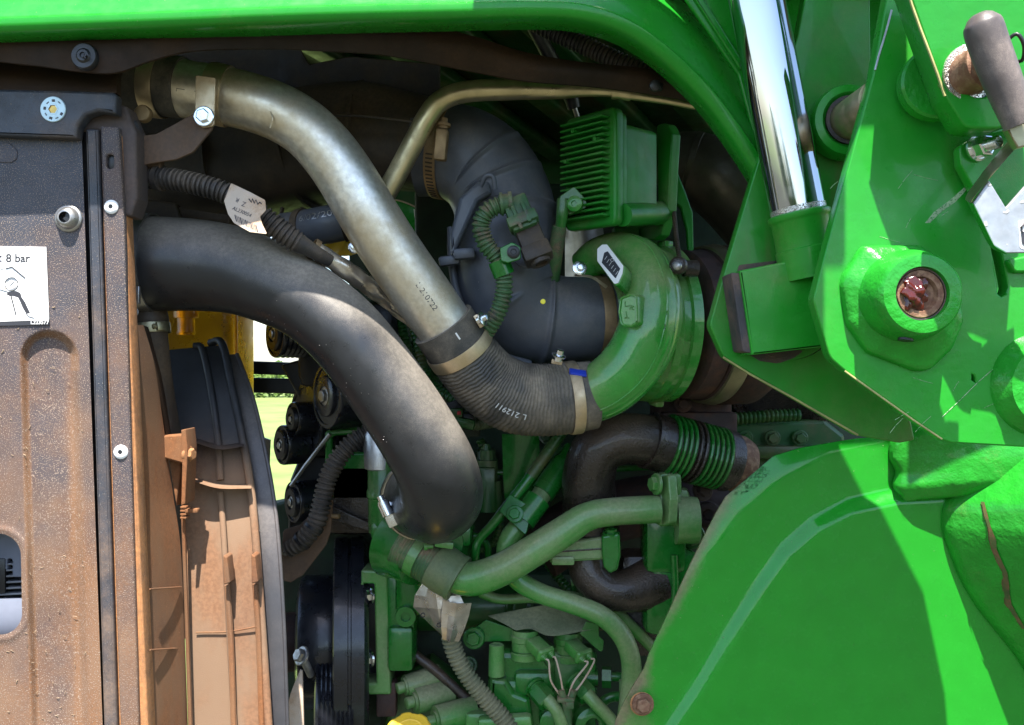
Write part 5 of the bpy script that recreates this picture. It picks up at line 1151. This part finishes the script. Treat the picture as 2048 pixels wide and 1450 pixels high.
# ------------------------------------------------------------------ loader on the right
hc = thing("hydraulic_cylinder", "mirror bright hydraulic rod rising from a green collar", "cylinder", P(1595, 440, -.08))
pc2 = Path([(1484, -330, -.045, 80), (1512, -100, -.06, 80), (1600, 470, -.078, 61)], .004, lin=True)
r0, r1 = P(1432, -420, -.05), P(1606, 470, -.05)
axc = (r0 - r1).normalized(); R = 54 * s(-.05)
obj("chrome_rod", lathe(r1, axc, [(-.01, 0), (-.01, R), ((r0 - r1).length, R * 1.02), ((r0 - r1).length, 0)], 96), M['chrome'], hc)
obj("dust_band", lathe(r1, axc, [(.019, R + .0001), (.026, R + .0001)], 96), M['chromed'], hc)
obj("gland_collar", lathe(r1, axc, [(.021, R), (.021, R + .0012), (.0195, R + .0035), (.016, R + .0035), (.0145, R + .0025), (.013, R + .0014), (-.012, R + .0014), (-.013, R + .0026), (-.04, R + .0026)], 72), M['loader'], hc)
bm_ = thing("loader_boom", "green box section loader boom overhead carrying the rod end", "boom", (.1, -.25, ZC + .52))
obj("boom_beam", box((.113, -.255, ZC + .6), (.148, 0, 0), (0, .115, 0), (0, 0, .08), .01), M['loader'], bm_)  # out of view, sized and placed from the shade it casts
obj("boom_shade_blocks", merge(box((.294, -.215, ZC + .6), (.036, 0, 0), (0, .075, 0), (0, 0, .05), .006), box((.266, -.312, ZC + .6), (.0125, 0, 0), (0, .034, 0), (0, 0, .04), .004), box((.304, -.13, ZC + .6), (.046, 0, 0), (0, .06, 0), (0, 0, .06), .006)), M['loader'], bm_)  # unseen blocks added to stop sun leaking past the boom
tr = thing("trunnion_block", "square green trunnion block clasped between two loader plates", "block", P(1560, 710, -.06))
TB = rnd([(1479, 541, 2), (1660, 505, 2), (1680, 690), (1504, 710, 2)], 2)
obj("block_body", plate(TB, -.062, .045, .002), M['loader'], tr)
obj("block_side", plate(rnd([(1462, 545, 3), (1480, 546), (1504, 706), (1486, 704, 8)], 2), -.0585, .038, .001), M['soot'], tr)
obj("block_shaft", lp(1580, 620, -.03, (0, 1, 0), [(0, 100), (10, 100)], 40), M['soot'], tr)

bk_ = thing("rear_loader_plate", "deeper green loader plate behind the square block", "plate", P(1600, 880, 0))
RP = rnd([(1616, -40), (1740, -40), (1745, 480), (1830, 880), (1800, 886, 20), (1718, 872, 20), (1448, 716, 44), (1419, 650, 30), (1444, 560), (1513, 332), (1596, 70)], 6, 10)
obj("plate_sheet", plate(RP, -.018, .018, .0015), M['loaderb'], bk_)
obj("edge_wear", stroke([P(a, b, -.0185) for a, b in ((1446, 714), (1500, 748), (1580, 792), (1660, 838), (1716, 870))], .0011, 5), M['wear'], bk_)
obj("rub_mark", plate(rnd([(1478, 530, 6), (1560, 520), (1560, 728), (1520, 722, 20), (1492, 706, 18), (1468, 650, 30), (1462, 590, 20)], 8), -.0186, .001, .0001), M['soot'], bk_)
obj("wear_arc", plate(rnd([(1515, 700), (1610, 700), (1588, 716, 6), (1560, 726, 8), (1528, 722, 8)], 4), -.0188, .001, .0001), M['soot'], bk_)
0 and obj("weld_boss", lp(1742, 800, -.02, (0, -1, 0), [(0, 92), (10, 88), (18, 74), (22, 40)], 40), M['weld'], bk_)
cpn_ = solo("cab_cladding", "dark glossy green cab panel far behind the loader plates", "panel", plate([(1560, -120), (2150, -120), (2150, 620), (1640, 620)], .14, .01, .002), M['gloss'])
ub = thing("cab_post", "glossy green post strip beside the hydraulic rod", "post", P(1450, 300, -.08))
obj("post_sheet", plate(rnd([(1330, -60), (1476, 150, 10), (1512, 290), (1520, 300), (1490, 150), (1450, -60)], 6), -.0, .006, .002), M['gloss'], ub)
obj("post_edge", plate(rnd([(1352, -60), (1372, -60), (1484, 118), (1482, 142)], 3), -.004, .005, .002), M['gloss'], ub)
obj("round_stain", lp(1391, 112, -.0665, (-.4, -.9, .2), [(0, 0), (.4, 0)], 8), M['gloss'], ub) if 0 else None

pn = thing("spacer_pin", "worn steel spacer pin in a green collar between the loader plates", "pin", P(1670, 300, -.07))
axp = V((.25, -.95, .06)).normalized()
obj("pin_collar", lathe(P(1688, 248, -.03), (-.0, -1, 0), [(-.005, .034), (.012, .034), (.016, .0325), (.017, .026), (.012, .022)], 44), M['loader'], pn)
obj("pin_body", lathe(P(1688, 248, -.03), (.0, -1, 0), [(0, .0185), (.083, .0175), (.083, 0)], 40), M['clamp'], pn)
obj("grease_ring", lathe(P(1688, 248, -.03), (0, -1, 0), [(.013, .022), (.0165, .0225), (.017, .019)], 36), M['soot'], pn)

fp_ = thing("front_loader_plate", "near green loader side plate with big welded pivot boss", "plate", P(1800, 890, -.13))
FP = rnd([(1800, -150), (1800, -430), (2340, -430), (2340, 15), (2012, 15), (2012, -205), (1850, -205), (1836, -165), (2066, 287), (2120, 541), (2150, 900), (1905, 886, 14), (1885, 880, 10), (1690, 742, 40), (1660, 716, 40), (1626, 600, 40), (1652, 498), (1746, 150)], 6, 10)  # arched top, out of view, added to shade the casting head
sl_ = [(1974, 446), (1990, 448), (2004, 512), (2012, 552), (2016, 574), (2012, 588), (2004, 594), (1996, 588), (1994, 574), (1990, 540)]
sq = [(1944, 748), (1948, 750), (1951, 757), (1952, 766), (1944, 760)]
obj("plate_sheet", plate(FP, -.13, .016, .0014, [sl_, sq]), M['loader'], fp_)
bs = rnd([(1720, 492, 20), (1835, 490, 30), (1890, 530, 40), (1924, 640, 50), (1900, 700, 40), (1855, 742, 34), (1828, 744, 30), (1730, 706, 40), (1690, 650, 50), (1676, 560, 50)], 30, 10)
c0 = (1814, 592)
vs, fs = [], []; pl = Plane(1805, 610, -.13); NB = len(bs)
PR = [(1.0, -.001), (.985, .005), (.955, .0085), (.9, .0098), (.8, .0125), (.66, .0185), (.5, .0255), (.4, .0275)]
for sc_, h in PR:
    for x, y in bs: vs.append(pl.pt(c0[0] + (x - c0[0]) * sc_, c0[1] + (y - c0[1]) * sc_, h))
for i in range(len(PR) - 1):
    for k in range(NB): fs.append((i * NB + k, i * NB + (k + 1) % NB, (i + 1) * NB + (k + 1) % NB, (i + 1) * NB + k))
fs.append(tuple((len(PR) - 1) * NB + k for k in range(NB)))
obj("boss_pad", (vs, fs), M['weld'], fp_, 70)
BO = P(1803, 594, -.136); q = s(-.15)
obj("boss_barrel", lathe(BO, (.02, -1, 0), [(-.004, .039), (.02, .037), (.028, .035), (.034, .0335), (.0375, .031), (.038, .0285), (.038, .0215), (.032, .0208)], 80), M['weld'], fp_)
obj("grease_slot", lathe(BO + V((-.006, -.022, -.0355)), (-.15, -.1, -1), [(-.002, 0), (-.002, .006), (.0012, .006), (.0012, 0)], 20), M['black'], fp_)
obj("bare_edge", stroke([P(a, b, -.1305) for a, b in ((1783, 20), (1776, 48), (1768, 76), (1757, 112), (1750, 140))], .0009, 5), M['latch'], fp_)
obj("edge_wear", stroke([P(a, b, -.1302) for a, b in ((1690, 742), (1760, 792), (1830, 842), (1884, 878))], .0009, 5), M['wear'], fp_)
obj("chalk_scuff", plate([(1850, 446), (1868, 424), (1900, 400), (1934, 370), (1937, 376), (1912, 403), (1882, 424), (1860, 446)], -.1301, .0003, .0001), M['weldrod'], fp_)
random.seed(17)
for k in range(14):
    x, y = random.uniform(1660, 1960), random.uniform(300, 480) if k < 8 else random.uniform(760, 850)
    if y > 700: x = random.uniform(1760, 1990)
    a = random.uniform(-.4, 1.2); L = random.uniform(6, 26)
    obj("paint_scratch", stroke([pl.pt(x - L * cos(a), y + L * sin(a), .0001), pl.pt(x, y, .0001), pl.pt(x + L * cos(a), y - L * sin(a) * .8, .0001)], .00016, 4), M['weldrod'], fp_)
obj("scribe_line", stroke([pl.pt(a, b, .0002) for a, b in ((1884, 834), (1920, 800), (1955, 765), (1990, 735), (2050, 690))], .0003, 4), M['weldrod'], fp_)
obj("edge_boss", merge(lathe(P(2085, 770, -.13), (0, -1, 0), [(0, .044), (.006, .041), (.012, .036), (.016, .034), (.016, .0)], 64)), M['weld'], fp_)
obj("edge_scallop", plate(rnd([(2012, 520), (2100, 500), (2100, 545), (2030, 545, 10)], 8), -.136, .01, .002), M['loader'], fp_)
pv_ = thing("pivot_pin", "rusty pivot pin with glossy red grease in the big boss", "pin", P(1825, 630, -.17))
PO = P(1803, 594, -.136)
obj("pin_end", lathe(PO, (.02, -1, 0), [(.0, .0195), (.033, .0195), (.0345, .0185), (.0345, .014), (.031, .012), (.031, 0)], 48), M['rustpin'], pv_)
obj("seal_ring", lathe(PO, (.02, -1, 0), [(.03, .0212), (.034, .0208), (.034, .0196)], 48), M['soot'], pv_)
random.seed(5); bm = bmesh.new(); bmesh.ops.create_icosphere(bm, subdivisions=4, radius=1)
for v in bm.verts:
    n = v.co.copy(); k = 1 + .25 * sin(5 * n.x + 2 * n.z) * sin(6 * n.z + 1) + .16 * sin(9 * n.y + 6 * n.x) + .06 * sin(15 * n.z + 11 * n.x)
    v.co = V((n.x * .0105, n.y * .006, n.z * .0125)) * k
c = P(1826, 586, -.169); bm.verts.index_update()
gr = ([v.co + c for v in bm.verts], [tuple(v.index for v in f.verts) for f in bm.faces]); bm.free()
obj("grease_blob", gr, M['grease'], pv_, 60)

# link plate with rusty pin and grip handle
lk = thing("link_plate", "thick rounded green link plate with keyhole at the corner", "plate", P(1900, 265, -.2))
LN = V((-.18, -.98, -.08)).normalized(); LP_ = Plane(1900, 130, -.196, LN)
keyh = [(1901, 135), (1905, 127), (1911, 125), (1916, 127), (1920, 120), (1926, 100), (1940, 88), (1965, 84), (1990, 100), (1998, 140), (1990, 176), (1970, 194), (1950, 195), (1934, 186), (1924, 168), (1918, 152), (1910, 152), (1903, 146)]
obj("plate_sheet", plate(rnd([(1803, -60), (2120, -60), (2120, 240), (2040, 240), (1995, 257, 16), (1930, 256, 30), (1892, 195, 20), (1858, 100)], 8, 10), LP_, .042, .0015, [keyh]), M['loader'], lk)
obj("edge_wear", stroke([LP_.pt(a, b, -.0002) for a, b in ((1806, -50), (1824, 10), (1842, 60), (1859, 104), (1876, 150), (1890, 192))], .0011, 5), M['wear'], lk)
obj("key_backing", plate(rnd([(1890, 70), (2010, 70), (2010, 205), (1890, 205)], 4), -.17, .004), M['black'], lk)
obj("pad_disc", lathe(P(1868, 172, -.14), (-.1, -1, 0), [(0, .0), (0, .03), (.012, .03), (.014, .028), (.014, 0)], 60), M['weld'], lk)
hp = thing("hitch_pin", "rusted round hitch pin with washer in the keyhole", "pin", P(1955, 190, -.22))
ho = P(1948, 142, -.2); ha = V((.32, -.93, .1)).normalized()
obj("pin_shank", lathe(ho, ha, [(-.02, .0165), (.006, .0165), (.008, .018), (.011, .018), (.013, .016), (.016, .017), (.019, .017), (.022, .015), (.023, .013), (.023, 0)], 48), M['rustpin'], hp)
obj("pin_washer", lathe(ho, (.05, -1, -.1), [(-.006, .014), (-.006, .0215), (-.003, .0215), (-.003, .014)], 40, close=True), M['chromed'], hp)
obj("snap_ring", tube(Path([(2012, 82, -.215, 4), (2034, 68, -.22, 4), (2048, 90, -.22, 4), (2046, 118, -.215, 4), (2034, 124, -.21, 4)], .002), 10), M['black'], hp)
gh = thing("grip_lever", "brown grey vinyl grip handle crossing the hitch pin", "handle", P(2030, 250, -.24))
pgh = Path([(1962, 40, -.245, 30), (1966, 52, -.245, 37), (1978, 90, -.245, 38), (2006, 164, -.245, 36), (2040, 250, -.245, 30)], .0012)
g = tube(pgh, 36)
obj("grip_sleeve", g, M['grip'], gh, 50)
obj("grip_tip", lathe(pgh.pos[0], -pgh.tan[0], [(0, pgh.r[0]), (.0025, pgh.r[0] * .82), (.0045, pgh.r[0] * .5), (.0052, 0)], 36), M['grip'], gh)
obj("handle_bar", plate([(2014, 256), (2036, 246), (2060, 250), (2060, 290), (2036, 296)], -.236, .008, .001), M['vband'], gh)
lt = thing("latch_bracket", "bent galvanised latch bracket with lock sticker on the plate", "bracket", P(1990, 505, -.17))
lpl = Plane(2000, 420, -.185, (-.08, -.99, .0))
obj("latch_sheet", plate(rnd([(1946, 406, 3), (1978, 360, 2), (2012, 415, 2), (2050, 372), (2110, 330), (2110, 505), (2012, 506, 10), (1988, 492, 8)], 3), lpl, .004, .0008), M['latch'], lt)
obj("latch_flange", loft([(1934, 398, -.165), (1942, 380, -.165), (1990, 316, -.165), (2044, 252, -.165)], [(1944, 404, -.187), (1952, 390, -.187), (2002, 330, -.187), (2062, 262, -.187)], 30, 5, 0, .003), M['vband'], lt)
obj("latch_side", loft([(1936, 398, -.165), (1958, 444, -.165), (1984, 492, -.165), (2008, 505, -.165)], [(1946, 408, -.187), (1968, 450, -.187), (1990, 493, -.187), (2014, 507, -.187)], 24, 4, 0, .003), M['loader'], lt)
sk = obj("lock_sticker", plate(rnd([(2037, 442, 4), (2110, 430), (2110, 520), (2040, 496, 5)], 3), Plane(2000, 420, -.1854, (-.08, -.99, 0)), .0006, .0001), M['white'], lt, label="white sticker with a dark padlock symbol")
kp = Plane(2000, 420, -.1862, (-.08, -.99, 0))
obj("padlock_print", plate(rnd([(2043, 464, 2), (2080, 458), (2080, 492), (2050, 492, 6), (2044, 484, 3)], 2), kp, .0003, .0001), M['ink'], sk)
obj("shackle_print", stroke([kp.pt(a, b, .0001) for a, b in ((2044, 464), (2043, 454), (2049, 446), (2060, 445))], .0009, 6), M['ink'], sk)
tabn = thing("bolt_tab", "green rounded tab with bright nut and threaded stud", "tab", P(1945, 330, -.14))
obj("tab_sheet", plate(rnd([(1918, 292, 16), (1960, 268, 12), (2060, 250), (2060, 420), (1970, 420), (1922, 330, 14)], 8), -.147, .012, .0012), M['loader'], tabn)
nt_ = P(1953, 297, -.148); na = V((.3, -.95, .02)).normalized()
obj("flange_nut", merge(lathe(nt_, na, [(0, 0), (0, .0108), (.002, .0108), (.0035, .009), (.0035, 0)], 36), lathe(nt_ + na * .003, na, [(0, 0), (0, .0088), (.0085, .0088), (.0095, .0075), (.0095, .0)], 6)), M['zinc'], tabn)
obj("stud_thread", lathe(nt_ + na * .012, na, [(x * .001, .0052 - (.0007 if x % 2 else 0)) for x in range(0, 11)] + [(.011, .004), (.011, 0)], 24), M['zinc'], tabn)

# ------------------------------------------------------------------ fender panel and casting
fe = thing("side_fender", "large glossy green pressed side panel with curved ridge", "panel", P(1600, 1450, .06))
def fy(px, py):                                            # gently bowed pressing with a ridge step
    ridge = [(1322, 1480), (1390, 1380), (1450, 1280), (1520, 1170), (1570, 1100), (1630, 1048), (1700, 1012), (1790, 992), (1900, 985), (2150, 985)]
    best = 1e9; sgn = 1
    for (a, b), (c, d) in zip(ridge, ridge[1:]):
        vx, vy = c - a, d - b; t = min(max(((px - a) * vx + (py - b) * vy) / (vx * vx + vy * vy), 0), 1)
        e = math.hypot(px - a - vx * t, py - b - vy * t)
        if e < best: best = e; sgn = 1 if vx * (py - b) - vy * (px - a) > 0 else -1
    d = best * sgn
    st = min(max((d + 15) / 30, 0), 1); st = .75 * st + .25 * st * st * (3 - 2 * st)
    y = FY + .0075 * (1 - st)
    ol = -d - 118; y += .0165 * min(max(ol, 0) / 110, 1.4) if ol > 12 else .0165 * max(ol + 12, 0) ** 2 / (48 * 110)
    return y
FY = .075
FE = [(1548, 912), (1600, 896), (1700, 879), (1800, 868), (1900, 862), (2200, 850), (2200, 1500), (1218, 1500), (1232, 1440), (1250, 1400), (1270, 1366), (1288, 1338), (1299, 1306), (1330, 1240), (1380, 1130), (1430, 1030), (1452, 993), (1487, 988), (1519, 972), (1541, 946)]
FEs = [p for p in rnd([(*p, 4) for p in FE], 4, 3)]
def inside(x, y, poly):
    c = False; n = len(poly); j = n - 1
    for i in range(n):
        (xi, yi), (xj, yj) = poly[i], poly[j]
        if (yi > y) != (yj > y) and x < (xj - xi) * (y - yi) / (yj - yi) + xi: c = not c
        j = i
    return c
bm = bmesh.new()
bvs = [bm.verts.new((x, y, 0)) for x, y in FEs]
f = bm.faces.new(bvs); bmesh.ops.triangulate(bm, faces=[f])
for k in range(1210, 2200, 7):
    bmesh.ops.bisect_plane(bm, geom=bm.verts[:] + bm.edges[:] + bm.faces[:], plane_co=(k, 0, 0), plane_no=(1, 0, 0))
for k in range(850, 1500, 7):
    bmesh.ops.bisect_plane(bm, geom=bm.verts[:] + bm.edges[:] + bm.faces[:], plane_co=(0, k, 0), plane_no=(0, 1, 0))
bm.verts.index_update()
front = [P(v.co.x, v.co.y, fy(v.co.x, v.co.y)) for v in bm.verts]; nf = len(front)
fs = [tuple(v.index for v in f.verts) for f in bm.faces]
be = [tuple(v.index for v in e.verts) for e in bm.edges if len(e.link_faces) == 1]; bm.free()
vs = front + [p + V((0, .003, 0)) for p in front]
fs = fs + [tuple(i + nf for i in f[::-1]) for f in fs] + [(a, b, b + nf, a + nf) for a, b in be]
po = obj("panel_sheet", (vs, fs), M['fender'], fe, 60)
at = po.data.attributes.new("dust", 'FLOAT', 'POINT'); dv = []
for p in vs:
    k = s(p.y); px, py = 1024 + p.x / k, 725 - (p.z - ZC) / k
    e = px - (1448 - (py - 992) * .482)
    dv.append(.34 * math.exp(-(max(e, 0) / 26) ** 2) + .2 * math.exp(-((px - 1290) / 45) ** 2) * min(max((py - 1300) / 60, 0), 1) + .12 * math.exp(-(max(e - 60, 0) / 60) ** 2))
if len(dv) == len(po.data.vertices): at.data.foreach_set("value", dv)
edge = [P(x, y, FY + .002) for x, y in FEs if x < 1700 and y < 1490]
bolt(1286, 1408, .073, 15, M['rustpin'], fe, h=15)
obj("bolt_washer", lp(1284, 1408, .0745, (0, -1, 0), [(0, 24), (1, 23), (1, 0)], 28), M['seam'], fe)

ca = thing("loader_casting", "rough green cast loader frame member with a rust streak", "casting", P(1950, 1450, -.02))
A = [(1800, 862, -.02), (1786, 900, -.03), (1790, 930, -.035), (1798, 945, -.035), (1794, 985, -.03), (1800, 1000, -.02)]
B = [(2160, 840, -.07), (2160, 880, -.08), (2160, 930, -.08), (2160, 960, -.08), (2160, 1000, -.07), (2160, 1040, -.05)]
obj("cast_head", loft([(1830, 836, .07), (1792, 872, .07), (1786, 915, .07), (1798, 945, .07), (1793, 975, .07), (1812, 1002, .07)], [(2180, 820, .03), (2180, 870, .028), (2180, 915, .026), (2180, 945, .026), (2180, 960, .028), (2180, 975, .032)], 40, 60, .009, .01, lambda u, v: min(1, v * 9) ** .5 * min(1, 7 * u) ** .5 * min(1, 5 * (1 - u)) ** .5 * (1 + .12 * sin(9 * u + 4 * v))), M['weld'], ca)
LEG = [(2010, 850), (1965, 905), (1925, 955), (1893, 1006), (1888, 1040), (1890, 1070), (1912, 1130), (1926, 1164), (1960, 1220), (2000, 1270), (2048, 1335), (2140, 1500)]
def leg_y(px, py):
    for (x0, y0), (x1, y1) in zip(LEG, LEG[1:]):
        if y0 <= py <= y1 and y1 > y0: return .071 - .088 * min(max(px - (x0 + (x1 - x0) * (py - y0) / (y1 - y0)), 0) / 230, 1)
    return .03
obj("cast_leg", loft([(x, y, .071) for x, y in LEG], [(x + 230, y, -.017) for x, y in LEG], 90, 50, .004, .012, lambda u, v: min(1, 14 * v) ** .5 * (1 + .25 * sin(11 * u + 5 * v) * v)), M['weld'], ca)
RS = [(1966, 1004, 4), (1972, 1030, 5), (1979, 1056, 4), (1986, 1080, 6), (1990, 1100, 5), (2000, 1124, 6), (2011, 1146, 6), (2010, 1168, 7), (2014, 1188, 5), (2018, 1208, 7), (2030, 1230, 5), (2048, 1258, 3)]
vs = []; random.seed(4)
for x, y, h in RS:
    for sgn in (-1, 1): xx = x + sgn * h * random.uniform(.6, 1.2); vs.append(P(xx, y, leg_y(xx, y) - .0065))
n = len(vs); vs += [v + V((0, .002, 0)) for v in vs]
fs = [(2 * i, 2 * i + 1, 2 * i + 3, 2 * i + 2) for i in range(len(RS) - 1)] + [(n + 2 * i, n + 2 * i + 2, n + 2 * i + 3, n + 2 * i + 1) for i in range(len(RS) - 1)]
obj("rust_streak", (vs, fs), M['streak'], ca)
obj("rust_spot", plate(rnd([(1936, 934), (1944, 930), (1956, 934), (1957, 946), (1946, 952), (1938, 946)], 2), .0475, .001, .0002), M['rust'], ca)
